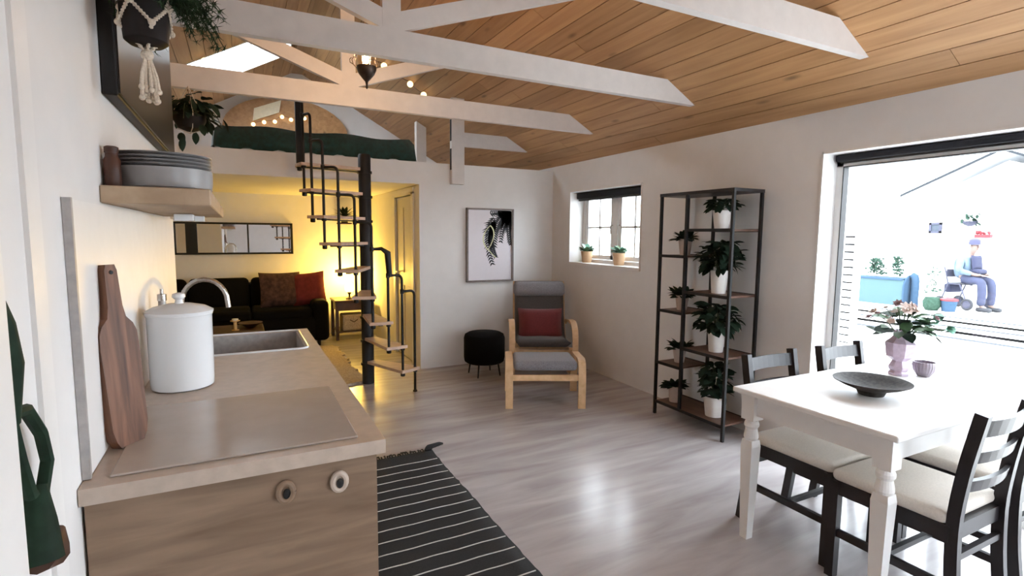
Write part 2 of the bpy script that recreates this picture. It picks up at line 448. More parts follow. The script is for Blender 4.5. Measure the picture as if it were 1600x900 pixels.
MB().box((0, Y1 / 2 + Y0 / 2 - 3, .07), (.30, Y1 - Y0 + .4, .03)).build('ridge_cap', PINEBACK, ceil)
MB().prism([(-.07, -.037), (.07, -.037), (0, .002)], 'Y', Y0 - 3, Y1 - 3).build('ridge_moulding', PINE, ceil)

# skylight: white shaft lining, frame and pane
sk = sempty('window_3', slope_pt(-1, (SKY[0] + SKY[1]) / 2, (SKY[2] + SKY[3]) / 2))
sk.rotation_euler = (0, -AL, 0)
hu, hy = (SKY[1] - SKY[0]) / 2, (SKY[3] - SKY[2]) / 2
lm = MB(); lm.bx(-hu, hu, -hy, -hy + .015, -.005, .16); lm.bx(-hu, hu, hy - .015, hy, -.005, .16); lm.bx(-hu, -hu + .015, -hy, hy, -.005, .16); lm.bx(hu - .015, hu, -hy, hy, -.005, .16)
lm.build('window_lining', WHITE, sk)
fm = MB(); fm.bx(-hu, hu, -hy, -hy + .022, .14, .16); fm.bx(-hu, hu, hy - .022, hy, .14, .16); fm.bx(-hu, -hu + .022, -hy, hy, .14, .16); fm.bx(hu - .022, hu, -hy, hy, .14, .16)
fm.build('window_frame', WHITE, sk)
MB().bx(-hu + .02, hu - .02, -hy + .02, hy - .02, .148, .152).build('pane', GLASSM, sk)

# casement window in the right wall
w1 = sempty('window_1', (XR + .19, (WIN[0] + WIN[1]) / 2, WIN[2]))
W, Hh = (WIN[1] - WIN[0]), WIN[3] - WIN[2]
lin = MB(); lin.bx(-.20, .03, -W / 2, -W / 2 + .012, 0, Hh); lin.bx(-.20, .03, W / 2 - .012, W / 2, 0, Hh); lin.bx(-.20, .03, -W / 2, W / 2, Hh - .012, Hh)
lin.build('window_lining', WHITE, w1)
MB().bx(-.205, .03, -W / 2 - .004, W / 2 + .004, -.014, .014).build('window_sill', WHITE, w1)
fr = MB(); fr.bx(-.02, .04, -W / 2, -W / 2 + .05, 0, Hh); fr.bx(-.02, .04, W / 2 - .05, W / 2, 0, Hh); fr.bx(-.02, .04, -W / 2, W / 2, 0, .05); fr.bx(-.02, .04, -W / 2, W / 2, Hh - .05, Hh)
fr.bx(-.02, .04, -.035, .035, .05, Hh - .05)
fr.build('window_frame', WHITE, w1)
for k, (a, b) in enumerate(((-W / 2 + .055, -.04), (.04, W / 2 - .055))):
    s = MB(); z0, z1 = .055, Hh - .055
    s.bx(-.012, .028, a, a + .045, z0, z1); s.bx(-.012, .028, b - .045, b, z0, z1); s.bx(-.012, .028, a, b, z0, z0 + .045); s.bx(-.012, .028, a, b, z1 - .045, z1)
    so = s.build('casement', WHITE, w1)
    MB().bx(.004, .008, a + .045, b - .045, z0 + .045, z1 - .045).build('pane', GLASSM, so)
    mu = MB(); mu.bx(-.006, .018, a + .045, b - .045, (z0 + z1) / 2 - .011, (z0 + z1) / 2 + .011)
    mu.bx(-.006, .018, (a + b) / 2 - .011, (a + b) / 2 + .011, z0 + .045, z1 - .045); mu.build('glazing_bar', WHITE, so)
    g = MB()
    e = a if k == 0 else b
    g.bx(-.014, -.011, a + .042, a + .047, z0 + .042, z1 - .042); g.bx(-.014, -.011, b - .047, b - .042, z0 + .042, z1 - .042)
    g.build('gasket', BLACK, so)
    MB().tube([(-.012, (b - .02) if k == 0 else (a + .02), .42), (-.04, (b - .02) if k == 0 else (a + .02), .42), (-.04, (b - .02) if k == 0 else (a + .02), .33)], .006).build('window_handle', STEEL, so)
bl = thing('roller_blind', 'dark rolled-up blind at the head of the small window', 'blind', (XR + .10, (WIN[0] + WIN[1]) / 2, WIN[3] - .05))
MB().rbox((0, 0, 0), (.06, W - .03, .072), .012).build('cassette', BLIND, bl)
MB().bx(-.012, .012, -W / 2 + .03, W / 2 - .03, -.056, -.038).build('bottom_bar', BLACK, bl)

# big glazed door in the right wall
d1 = sempty('door_1', (XR + .17, (DOOR[0] + DOOR[1]) / 2, 0))
DW = DOOR[1] - DOOR[0]; DH = DOOR[3]
lin = MB(); lin.bx(-.175, .07, -DW / 2, -DW / 2 + .012, 0, DH); lin.bx(-.175, .07, DW / 2 - .012, DW / 2, 0, DH); lin.bx(-.175, .07, -DW / 2, DW / 2, DH - .012, DH)
lin.build('door_lining', WHITE, d1)
fr = MB()
for a, b in ((-DW / 2 + .012, -DW / 2 + .055), (DW / 2 - .055, DW / 2 - .012)): fr.bx(-.03, .04, a, b, 0, DH - .012)
fr.bx(-.03, .04, -DW / 2, DW / 2, DH - .085, DH - .012); fr.bx(-.03, .04, -DW / 2, DW / 2, 0, .05)
fr.build('door_frame', WHITE, d1)
g = MB()
for a in (DW / 2 - .061, -DW / 2 + .055): g.bx(-.034, .02, a, a + .006, .05, DH - .085)
g.bx(-.034, .02, -DW / 2 + .055, DW / 2 - .055, DH - .091, DH - .085)
g.build('gasket', BLACK, d1)
MB().bx(.0, .006, -DW / 2 + .055, DW / 2 - .055, .05, DH - .09).build('pane', GLASSM, d1)
b2 = thing('roller_blind', 'long dark blind cassette above the big glazed door', 'blind', (XR + .12, (DOOR[0] + DOOR[1]) / 2, DH - .036))
MB().rbox((0, 0, 0), (.055, DW - .05, .045), .012).build('cassette', BLIND, b2)
MB().bx(-.01, .01, -DW / 2 + .05, DW / 2 - .05, -.032, -.022).build('bottom_bar', BLACK, b2)

# window in the wall behind the camera
w2 = sempty('window_2', (2.4, Y0 - .1, .85))
fr = MB()
for a in (-.75, -.03, .69): fr.bx(a, a + .06, -.04, .04, 0, 1.15)
fr.bx(-.75, .75, -.04, .04, 0, .06); fr.bx(-.75, .75, -.04, .04, 1.09, 1.15)
fr.build('window_frame', WHITE, w2)
for a, b in ((-.69, -.03), (.03, .69)): MB().bx(a, b, -.003, .003, .06, 1.09).build('pane', GLASSM, w2)

# ------------------------------------------------------------------ roof trusses and loft posts
def zceil(x): return ZR - SL * abs(x - XM)
def truss(y, xl, xr, label, king=True):
    t = thing('roof_truss', label, 'truss', (XM, y, 2.405), group='white roof trusses')
    z0, h, th = 2.405, .15, .048
    def rel(p): return (p[0] - XM, p[1] - 2.405)
    def cx(z, s): return XM + s * (ZR - z) / SL
    rr = [(min(xr, cx(z0, 1)), z0), (min(xr, cx(z0 + h, 1)), z0 + h)]
    ll = [(max(xl, cx(z0 + h, -1)), z0 + h), (max(xl, cx(z0, -1)), z0)]
    poly = [rel(p) for p in rr + ll]
    MB().prism(poly, 'Y', -th / 2, th / 2).build('chord', TRUSSW, t)
    if king:
        MB().bx(-.05, .05, -th / 2, th / 2, h, ZR - z0 - .002).build('king_post', TRUSSW, t)
        for s in (1, -1):
            # bottom edge runs from the king post up to the roof boards
            k, x0, zb, hh = .352, .05, 2.55, .105
            xe = (ZR - zb + k * x0) / (SL + k); ze = zb + k * (xe - x0)
            xt = (ZR - zb - hh + k * x0) / (SL + k); zt = zb + hh + k * (xt - x0)
            pl = [(s * x0, zb - z0), (s * xe, ze - z0), (s * xt, zt - z0), (s * x0, zb + hh - z0)]
            MB().prism(pl, 'Y', -th / 2 + .002, th / 2 - .002).build('brace', TRUSSW, t)
    return t
truss(1.78, -.33, 9, 'white roof truss closest to the camera, ending above the glazed door')
truss(3.0, -.33, 9, 'white roof truss in the middle, crossing in front of the lit hanging lantern')
truss(4.267, -9, 9, 'white roof truss behind the lit hanging lantern, warm in its glow')
truss(5.56, 2.10, 9, 'short white truss stub at the loft edge right of the tall post', king=False)

t = thing('loft_post', 'tall white post at the loft edge rising from the picture wall', 'post', (2.10, 5.415, 1.98))
MB().bx(-.07, .07, -.035, .03, 0, zceil(2.17) - 1.982).build('post', TRUSSW, t)
mb = MB()
for z in (.15, .45): mb.bx(-.075, -.069, -.02, .015, z, z + .22)
mb.build('bracket', BLACK, t)
t = thing('loft_post', 'short white post on the loft right of the green bed', 'post', (2.17, 6.92, 2.187))
pp = [(-.065, 0), (.065, 0), (.065, zceil(2.235) - 2.19), (-.065, zceil(2.105) - 2.19)]
MB().prism(pp, 'Y', -.045, .045).build('post', TRUSSW, t)
t = thing('low_rail', 'low pale board on the loft between the two white posts', 'board', (2.55, 6.95, 2.187))
MB().bx(-.31, .6, -.02, .02, 0, .14).build('board', TRUSSW, t)

# ------------------------------------------------------------------ kitchen worktop
kc = thing('kitchen_counter', 'beige stone-look worktop on an oak cabinet along the left wall', 'counter', (0, 2.3, 0))
X0, X1, CY0, CY1 = -.328, .33, 1.385 - 2.3, 3.25 - 2.3
sx0, sx1, sy0, sy1 = -.20, .27, 2.68 - 2.3, 3.20 - 2.3
wt = MB(); zt0, zt1 = .862, .90
wt.bx(X0, X1, CY0, sy0, zt0, zt1); wt.bx(X0, X1, sy1, CY1, zt0, zt1); wt.bx(X0, sx0, sy0, sy1, zt0, zt1); wt.bx(sx1, X1, sy0, sy1, zt0, zt1)
wt.build('worktop', COUNTER, kc)
cb = MB(); cb.bx(X0 + .004, .31, CY0 + .022, CY0 + .05, .08, .862); cb.bx(X0 + .004, X0 + .03, CY0 + .05, CY1 - .02, .08, .862); cb.bx(.285, .31, CY0 + .05, CY1 - .02, .08, .862); cb.bx(X0 + .004, .31, CY1 - .04, CY1 - .02, .08, .862); cb.bx(X0 + .02, .28, CY0 + .06, CY1 - .03, 0, .08)
cb.build('cabinet', OAK, kc)
sd = MB(); sd.bx(sx0, sx1, sy0, sy1, .74, .745); sd.bx(sx0, sx0 + .004, sy0, sy1, .74, .895); sd.bx(sx1 - .004, sx1, sy0, sy1, .74, .895); sd.bx(sx0, sx1, sy0, sy0 + .004, .74, .895); sd.bx(sx0, sx1, sy1 - .004, sy1, .74, .895)
sk_ = sd.build('sink', GREYCER, kc)
def rrect(x0, x1, y0, y1, r, n=5):
    pts = []
    for cx_, cy_, a0 in ((x1 - r, y0 + r, -90), (x1 - r, y1 - r, 0), (x0 + r, y1 - r, 90), (x0 + r, y0 + r, 180)):
        for i in range(n + 1):
            a = R(a0 + 90 * i / n); pts.append((cx_ + r * cos(a), cy_ + r * sin(a)))
    return pts
rp = rrect(sx0 - .006, sx1 + .006, sy0 - .006, sy1 + .006, .04)
MB().tube([(x, y, .902) for x, y in rp + [rp[0]]], .006, 6, caps=False).build('rim', CERAMIC, sk_, smooth=True, label='white rolled sink rim')
kn = MB()
for i, (x, tilt) in enumerate(((.08, 0), (.21, .1))):
    ring = [(x + .017 * cos(a), CY0 + .014, .80 + .023 * sin(a)) for a in [2 * pi * k / 20 for k in range(21)]]
    k_ = MB().tube(ring, .0075, 8, caps=False); k_.tube([(x, CY0 + .024, .80), (x, CY0 + .016, .80)], [.021, .019], 16)
    ko = k_.build('knob', COUNTER if i else OAK, kc, smooth=True, label='grey oval finger pull' if i else None)
    MB().ball((x + .002, CY0 + .012, .795), .009, 10, 6, (1, .5, 1.6)).build('finger_hole', BLACK, ko, smooth=True)
hob = thing('glass_hob', 'flat smoked glass cooking plate set on the near end of the worktop', 'hob', (0, 1.69, .9005))
MB().rbox((-.007, 0, .003), (.545, .53, .006), .0025, 1).build('glass_plate', COUNTERG, hob)
bs = thing('splashback', 'pale smooth splashback panel between worktop and wall shelf', 'panel', (-.329, 2.3, .903))
MB().bx(0, .012, 1.44 - 2.3, 3.43 - 2.3, 0, .615).build('sheet', WHITE, bs)
MB().bx(0, .016, 1.43 - 2.3, 1.442 - 2.3, 0, .618).build('edge_strip', GREYCER, bs)

fa = thing('kitchen_tap', 'curved steel tap rising behind the white canister at the sink', 'tap', (-.265, 3.05, .9005))
arc = [(0, 0, .0), (0, 0, .20)] + [(.10 - .10 * cos(a), 0, .20 + .115 * sin(a)) for a in [pi * k / 12 for k in range(1, 12)]] + [(.203, 0, .17)]
MB().tube(arc, .012, 10).build('spout', STEEL, fa, smooth=True)
MB().lathe([(.026, 0), (.026, .012), (.018, .02), (.018, .06), (.012, .07)], n=18).build('tap_base', STEEL, fa, smooth=True)
MB().tube([(0, -.018, .045), (0, -.05, .06)], .006).build('lever', STEEL, fa)

ca = thing('canister', 'large white lidded enamel canister standing on the worktop', 'canister', (-.198, 2.19, .9005))
MB().lathe([(.088, 0), (.097, .006), (.099, .03), (.100, .255), (.103, .262), (.101, .268), (.09, .268), (.09, .02)], n=40, capt=True).build('body', CERAMIC, ca, smooth=True)
ld = MB().lathe([(.105, .266), (.106, .274), (.082, .288), (.04, .298), (.001, .30)], n=40, capt=False).build('lid', CERAMIC, ca, smooth=True)
MB().lathe([(.014, .297), (.011, .312), (.021, .322), (.019, .333), (.006, .337)], n=18).build('knob', CERAMIC, ld, smooth=True)
bo = thing('soap_bottle', 'slim grey glass bottle behind the canister by the splashback', 'bottle', (-.275, 2.43, .9005))
MB().lathe([(.03, 0), (.032, .01), (.032, .20), (.028, .23), (.014, .255), (.013, .285)], n=20).build('bottle_body', GREYGL, bo, smooth=True)
MB().lathe([(.016, .285), (.016, .31), (.006, .312), (.006, .33)], n=14).build('cap', STEEL, bo, smooth=True)

# chopping board leaning on the splashback
cbd = thing('chopping_board', 'worn dark wooden paddle chopping board leaning on the white splashback', 'chopping board', (-.276, 1.635, .9025))
cbd.rotation_euler = (Matrix.Rotation(R(-38), 4, 'Z') @ Matrix.Rotation(R(-4.5), 4, 'Y')).to_euler()
half = [(.043, .02), (.050, .05), (.054, .25), (.052, .29), (.043, .312), (.026, .33), (.020, .36), (.017, .45), (.012, .465)]
outl = [(-.032, 0), (.032, 0)] + half + [(-a, b) for a, b in half[::-1]]
bmx = MB().prism(outl, 'X', -.016, .016)
bmx.build('board', BOARDW, cbd)
MB().cyl((-.018, 0, .445), (.018, 0, .445), .005, n=12).build('hanging_hole', BLACK, cbd)

# floating shelf with crockery
fs = thing('wall_shelf', 'thick pale wooden shelf fixed to the wall above the splashback', 'shelf', (-.329, 2.5, 1.526))
SHELFP = wood('pale_oak_shelf', (0.32, 0.22, 0.14), (0.46, 0.34, 0.23), (12, 3, 12), 0.55, 0.03)
MB().rbox((.13, -.01, .024), (.26, 1.40, .048), .003, 1).build('board', SHELFP, fs)
def plate(z, r, h, name, label, cat, mat, group=None, xy=(-.198, 1.965)):
    p = thing(name, label, cat, (xy[0], xy[1], z), group=group)
    MB().lathe([(r * .55, 0), (r * .62, .001), (r * .98, h * .75), (r, h), (r * .96, h * .98), (r * .6, h * .3), (0.001, h * .3)], n=40, capt=False).build('dish', mat, p, smooth=True)
    return p
dd = thing('serving_bowl', 'deep grey round bowl under the stack of plates on the wall shelf', 'bowl', (-.198, 1.965, 1.5755))
MB().lathe([(.115, 0), (.127, .006), (.13, .02), (.131, .062), (.127, .062), (.12, .01), (.001, .008)], n=44, capt=False).build('dish', PLATEG, dd, smooth=True)
for k, w in enumerate(('lowest of the four plates stacked on the grey bowl', 'second plate up in the stack on the grey bowl', 'third plate up in the stack on the grey bowl', 'top plate of the stack on the grey bowl on the shelf')):
    plate(1.6378 + k * .0105, .130, .0105, 'plate', 'pale grey plate, ' + w, 'plate', PLATEG, 'plates stacked on the wall shelf')
for k, w in enumerate(('bottom', 'middle', 'top')):
    plate(1.5755 + k * .014, .075, .0135, 'saucer', w + ' small saucer in the low stack behind the big plates', 'saucer', PLATEG, 'saucers on the wall shelf', (-.155, 2.30))
jr = thing('jar_shape', 'brown jar-shaped form at the near end of the wall shelf beside the wall', 'jar', (-.305, 1.835, 1.5755))
MB().lathe([(.018, 0), (.02, .005), (.02, .07), (.015, .08), (.015, .09)], n=16).build('jar_body', BROWNWOOD, jr, smooth=True)  # plain brown turned form with the outline of a jar
MB().lathe([(.017, .09), (.017, .105), (.012, .108)], n=16).build('lid', BROWNWOOD, jr, smooth=True)
us = thing('socket_box', 'small white socket box under the wall shelf', 'socket', (-.20, 2.62, 1.497))
MB().rbox((0, 0, .012), (.07, .10, .028), .004).build('housing', CERAMIC, us)
MB().rbox((.05, .06, .010), (.04, .05, .024), .004).build('plug', CERAMIC, us)

# black glossy box high on the wall
hd = thing('wall_cabinet', 'glossy black box cabinet hung high on the left wall above the shelf', 'cabinet', (-.3295, 2.63, 1.835))
MB().rbox((.019, 0, .36), (.038, 1.46, .72), .003, 1).build('body', BLACK, hd)
MB().bx(.039, .044, -.725, .725, .008, .715).build('glass_front', GLOSSBLACK, hd)

# green strap by the left edge
st = thing('hanging_strap', 'dark green knotted strap with a brown end hanging on the left white wall', 'strap', (-.327, 1.02, .895))
MB().tube([(.015, -.055, .50), (.015, -.02, .42), (.018, -.01, .36), (.015, -.005, .27)], [.010, .020, .020, .012], 10).build('strap', LEAF, st, smooth=True)
lp = [(.015, -.01, .285), (.018, .05, .275), (.02, .10, .22), (.02, .12, .165), (.018, .09, .12), (.015, .05, .135), (.015, .02, .20), (.015, -.01, .285)]
MB().tube(lp, .010, 8, caps=False).build('loop', LEAF, st, smooth=True)
MB().tube([(.016, .075, .14), (.018, .05, .09), (.02, .035, .03)], [.014, .028, .036], 12).build('tassel', LEAF, st, smooth=True)
MB().tube([(.02, .04, .035), (.022, .09, .015), (.022, .15, .025)], [.026, .028, .008], 10).build('end_knot', BROWNWOOD, st, smooth=True, label='brown end piece')
struct('trim_3', MB().bx(-.33, -.275, .60, .915, 0, 2.7), WHITE)
struct('trim_4', MB().bx(-.33, -.322, 1.20, 1.27, 0, 2.7), WHITE)

# ------------------------------------------------------------------ plants helpers
def leaf_mesh(name, w, l, mat, droop=.25, fold=.15):
    """one pointed leaf growing along +Y from the origin"""
    m = MB(); n = 5; rows = []
    for i in range(n + 1):
        t = i / n; ww = w / 2 * sin(pi * min(1, t * .92 + .06)) ** .8
        if i == n: ww = .0005
        z = -droop * l * t * t
        rows.append([(-ww, t * l, z + fold * ww), (0, t * l, z), (ww, t * l, z + fold * ww)])
    vs = [p for r in rows for p in r]; fs = []
    for i in range(n):
        for k in range(2):
            a = i * 3 + k; fs.append((a, a + 1, a + 4, a + 3))
    m.add(vs, fs); me = m.mesh(name, True); me.materials.append(mat)
    return me
LEAF_BIG = leaf_mesh('leaf', .062, .105, LEAF)
LEAF_MID = leaf_mesh('leaf', .045, .085, LEAF)
LEAF_LONG = leaf_mesh('leaf', .036, .15, LEAF)
LEAF_TEAL = leaf_mesh('leaf', .05, .08, LEAFT)
LEAF_SAGE = leaf_mesh('leaf', .045, .08, LEAFM)

def leaf(me, parent, p, az, el, s=1.0, roll=0.0, name='leaf'):
    o = bpy.data.objects.new(name, me); COL.objects.link(o); o.parent = parent
    o.location = p; o.scale = (s, s, s)
    o.rotation_euler = (Matrix.Rotation(az, 4, 'Z') @ Matrix.Rotation(el, 4, 'X') @ Matrix.Rotation(roll, 4, 'Y')).to_euler()
    return o

def pot(parent, r0, r1, h, mat, soil=True, n=28, name='pot'):
    m = MB().lathe([(r0, 0), (r1, h), (r1 * .93, h), (r0 * .9, .012), (.001, .012)], n=n, capt=False)
    o = m.build(name, mat, parent, smooth=True)
    if soil: MB().lathe([(r1 * .90, h * .86), (.001, h * .90)], n=n, capt=False).build('soil', SOIL, parent)
    return o

def bushy(parent, h, meshes, n, rad, zc, rz, rnd, smin=.7, smax=1.2):
    """leaves on short stems filling a squashed ball of radius rad, rz about height zc"""
    st = MB()
    for i in range(n):
        a = rnd.uniform(0, 2 * pi); u = rnd.uniform(-.75, 1); rr = rad * (rnd.uniform(.35, 1.0)) * (1 - max(0, abs(u) - .3) * .5)
        p = V((rr * cos(a), rr * sin(a), zc + rz * u))
        leaf(rnd.choice(meshes), parent, p, a - pi / 2 + rnd.uniform(-.6, .6), rnd.uniform(-.7, .5), rnd.uniform(smin, smax), rnd.uniform(-.5, .5))
        if i % 2 == 0: st.tube(bez((rnd.uniform(-.01, .01), rnd.uniform(-.01, .01), h), (p.x * .3, p.y * .3, (h + p.z) / 2 + .03), p, 3), .0022, 4)
    st.build('stem', STEM, parent)

# ------------------------------------------------------------------ macrame hanger and second hanging plant
hp = thing('macrame_planter', 'dark pot with feathery fern in a knotted cream macrame hanger, top left', 'hanging plant', (-.205, 1.80, 1.955))
pm_ = MB().lathe([(.040, 0), (.052, .010), (.058, .07), (.060, .125), (.056, .125), (.048, .03), (.001, .02)], n=32, capt=False)
pm_.build('pot', DARKPOT, hp, smooth=True)
MB().lathe([(.055, .11), (.001, .114)], n=24, capt=False).build('soil', SOIL, hp)
mc = MB()
def rope(a, b, r=.0045, n=8, sag=0.0):
    a, b = V(a), V(b); pts = []
    for i in range(n * 4 + 1):
        t = i / (n * 4); p = a.lerp(b, t); p.z -= sag * sin(pi * t); pts.append(p)
    mc.tube(pts, [r * (1.25 if (i % 4) < 2 else .8) for i in range(len(pts))], 6)
for k in range(4):
    a = R(45 + 90 * k + 20); a2 = a + R(90); am = a + R(45)
    P = V((.064 * cos(a), .064 * sin(a), .098)); P2 = V((.064 * cos(a2), .064 * sin(a2), .098)); Q = V((.062 * cos(am), .062 * sin(am), .045))
    rope(P, Q, sag=.0); rope(P2, Q, sag=.0); rope(Q, (0, 0, -.02))
    rope(P, (.02 * cos(a), .02 * sin(a), .40), n=12)
    mc.ball(P, .011, 10, 6); mc.ball(Q, .009, 8, 6)
mc.ball((0, 0, -.025), .016, 10, 6); mc.ball((0, 0, .40), .022, 10, 6)
mc.tube([(0, 0, .40), (0, -.01, .4495)], .004, 6)
mc.build('macrame_cord', CORD, hp, smooth=True)
ts = MB(); rnd = random.Random(5)
for k in range(16):
    a = rnd.uniform(0, 2 * pi); r = rnd.uniform(.005, .022); L = rnd.uniform(.075, .115)
    ts.tube([(r * .3 * cos(a), r * .3 * sin(a), -.03), (r * cos(a), r * sin(a), -.03 - L * .6), (r * 1.2 * cos(a), r * 1.2 * sin(a), -.03 - L)], [.004, .0045, .005], 6)
    ts.ball((r * 1.2 * cos(a), r * 1.2 * sin(a), -.035 - L), .008, 8, 5)
ts.build('tassel', CORD, hp, smooth=True)
fern = MB(); rnd = random.Random(9)
for k in range(150):
    a = rnd.gauss(-.35, 1.0) if k < 125 else rnd.uniform(0, 2 * pi)
    ln = rnd.uniform(.07, .20) * (1 if cos(a) > -.1 else .5); hh = rnd.uniform(.0, .09)
    tip = V((ln * cos(a), ln * sin(a), .12 + hh - ln * rnd.uniform(.1, .75)))
    pts = bez((.02 * cos(a), .02 * sin(a), .11), (ln * .55 * cos(a), ln * .55 * sin(a), .17 + hh), tip, 12)
    fern.tube(pts, .0012, 3, caps=False)
    for i in range(2, 13):
        for q in range(7):
            d = V((rnd.uniform(-1, 1), rnd.uniform(-1, 1), rnd.uniform(-.9, .5))).normalized() * rnd.uniform(.012, .026)
            p = pts[i]; s_ = d.cross(V((.3, .2, 1))).normalized() * .0018
            fern.add([p - s_, p + s_, p + d], [(0, 1, 2)])
fern.build('fern_fronds', FERNM, hp, kind='stuff')

h2 = thing('hanging_plant', 'trailing dark leafy plant in a small dark pot hung by cords near the loft', 'hanging plant', (-.262, 4.19, 2.112))
MB().lathe([(.02, 0), (.07, .02), (.095, .07), (.098, .12), (.09, .12), (.085, .07), (.001, .05)], n=28, capt=False).build('pot', DARKPOT, h2, smooth=True)
MB().lathe([(.09, .105), (.001, .108)], n=20, capt=False).build('soil', SOIL, h2)
mc = MB()
for k in range(3):
    a = R(-90 + 120 * k + 15); q = V((.101 * cos(a), .101 * sin(a), .11))
    mc.tube([(0, 0, -.012), (.07 * cos(a), .07 * sin(a), .016), q, (0, 0, .293)], .0028, 5)
mc.build('hanging_cord', CORD, h2)
rnd = random.Random(3)
for k in range(95):
    a = rnd.uniform(0, 2 * pi); rr = rnd.uniform(.02, .15)
    if k % 5 == 0: rr = rnd.uniform(.15, .21)
    z = .17 + rnd.uniform(-.04, .07) - max(0, rr - .09) * 1.3
    leaf(LEAF_MID, h2, (rr * cos(a), rr * sin(a), z), a - pi / 2 + rnd.uniform(-.7, .7), rnd.uniform(-1.0, .4), rnd.uniform(.8, 1.3), rnd.uniform(-.6, .6))
vm = MB()
for a in (0.2, 0.9, 2.6, 3.6, 4.6, 5.6): vm.tube(bez((.03 * cos(a), .03 * sin(a), .1), (.12 * cos(a), .12 * sin(a), .25), (.19 * cos(a), .19 * sin(a), .05), 6), .0025, 5)
vm.build('stem', STEM, h2)

# ------------------------------------------------------------------ black runner with white stripes
rg = thing('striped_rug', 'black woven runner with thin white stripes beside the kitchen worktop', 'rug', (.72, 2.2, 0))
RX0, RX1, RY0, RY1 = -.375, .375, -1.0, 1.10
gm = MB(); nx, ny = 10, 60; rnd = random.Random(4)
for j in range(ny + 1):
    for i in range(nx + 1):
        x = RX0 + (RX1 - RX0) * i / nx; y = RY0 + (RY1 - RY0) * j / ny
        if i in (0, nx): x += rnd.uniform(-.004, .004)
        z = .007 + .001 * sin(y * 9 + i)
        if j > ny - 3: z += .008 * (j - ny + 3) / 3 * (i / nx)
        gm.v.append((x, y, z))
for j in range(ny):
    for i in range(nx):
        a = j * (nx + 1) + i; gm.f.append((a, a + 1, a + nx + 2, a + nx + 1))
o = gm.build('weave', RUGB, rg, smooth='all')
md = o.modifiers.new('thick', 'SOLIDIFY'); md.thickness = .006; md.offset = -1
y = RY1 - .14; k = 0
while y > RY0:
    sm = MB(); pts = [(RX0 + .01 + (RX1 - RX0 - .02) * i / 12, y + .002 * sin(i * 1.7 + k), .0088) for i in range(13)]
    sm.strip(pts, (0, 1, 0), .0055, .0022); sm.build('stripe', RUGW, rg); y -= .099; k += 1
fm = MB()
for i in range(44):
    x = RX0 + .008 + (RX1 - RX0 - .016) * i / 43; L = rnd.uniform(.03, .055)
    fm.tube(bez((x, RY1 - .005, .010), (x + rnd.uniform(-.01, .01), RY1 + L * .5, .022), (x + rnd.uniform(-.02, .02), RY1 + L, .006), 4), .0045, 5)
for i in range(7):
    fm.tube(bez((RX1 - .05 + i * .006, RY1 - .01, .02), (RX1 - .02 + i * .01, RY1 + .03, .055), (RX1 + .02 + i * .012, RY1 + .015 + .006 * i, .02), 5), .008, 6)
fm.build('fringe', RUGB, rg, kind='stuff')

# ------------------------------------------------------------------ spiral stair
SX, SY, SRR, RISE, NT = 1.07, 5.15, .57, .228, 9
ss = thing('spiral_stair', 'spiral stair with black centre pole, pale wooden treads and black pipe balusters', 'staircase', (SX, SY, 0))
MB().lathe([(.057, 0), (.057, 2.17), (.05, 2.185), (.02, 2.19)], n=24).build('pole', BLACK, ss, smooth=True)
angs = [-55, -70, -83.5, -97, -110.5, -124, -138, -151.5, -164.5, -178]
for k in range(1, NT + 1):
    a0, a1 = R(angs[k]), R(angs[k - 1])
    z = RISE * k
    mid = (a0 + a1) / 2
    out = [(SRR + .035, a0 - .05), (SRR + .035, mid), (SRR + .035, a1 + .05)]
    poly = [(r * cos(a), r * sin(a)) for r, a in out]
    nrm = V((cos(mid), sin(mid))); tg = V((-sin(mid), cos(mid)))
    poly += [tuple(nrm * .06 + tg * .055), tuple(nrm * .055 - tg * .055)]
    MB().prism(poly, 'Z', z - .022, z + .004).build('tread', TREAD, ss)
    hub = MB().lathe([(.068, z - .045), (.068, z - .022)], n=20)
    hub.strip([(.05 * cos(mid), .05 * sin(mid), z - .034), (.30 * cos(mid), .30 * sin(mid), z - .032), (SRR * cos(mid), SRR * sin(mid), z - .028)], (-sin(mid), cos(mid), 0), .035, .012)
    hub.build('tread_bracket', BLACK, ss)
def bal(j): a = R(angs[j]); return V((SRR * cos(a), SRR * sin(a), 0))
for j in range(0, NT + 1):
    p = bal(j); zb = 0.0 if j == 0 else RISE * j - .05
    zt = RISE * j + (.94 if j < 1 else .86)
    if j == NT: zt = RISE * j + .62
    path = [p + V((0, 0, zb)), p + V((0, 0, zt - .05))]
    bm_ = MB()
    if j < NT:
        q = bal(j + 1)
        path += bez(p + V((0, 0, zt - .05)), p + V((0, 0, zt)), p.lerp(q, .38) + V((0, 0, zt)), 5)[1:] + [q + V((0, 0, zt))]
    bo_ = bm_.tube(path, .0115, 10).build('baluster', BLACK, ss, smooth=True)
    def collar(prof, q): MB().lathe(prof, (q.x, q.y, 0), n=12).build('collar', BLACK, bo_, smooth=True)
    for z in ([RISE * j - .03] if j else []) + ([RISE * (j + 1) - .02] if j < NT else []):
        collar([(.014, z - .025), (.021, z - .02), (.021, z + .02), (.014, z + .026)], p)
    if j == 0: collar([(.02, 0), (.02, .012), (.013, .016)], p)
    if j < NT: collar([(.012, zt - .022), (.0175, zt - .018), (.0175, zt + .018), (.012, zt + .022)], bal(j + 1))
p = bal(9); p8 = bal(8)
MB().strip([p + V((0, 0, RISE * 9 - .03)), p + V((0, 0, RISE * 9 + .64))], (cos(R(-85)), sin(R(-85)), 0), .028, .05).build('newel', BLACK, ss)
p2, p3 = bal(2), bal(3)
hr = [p3 + V((0, 0, RISE * 2 + .86)), p3.lerp(p2, .6) + V((0, 0, RISE * 2 + .865)), p2 + V((.0, 0, RISE * 2 + .83)), p2.lerp(bal(1), .12) + V((0, 0, RISE * 2 + .62))]
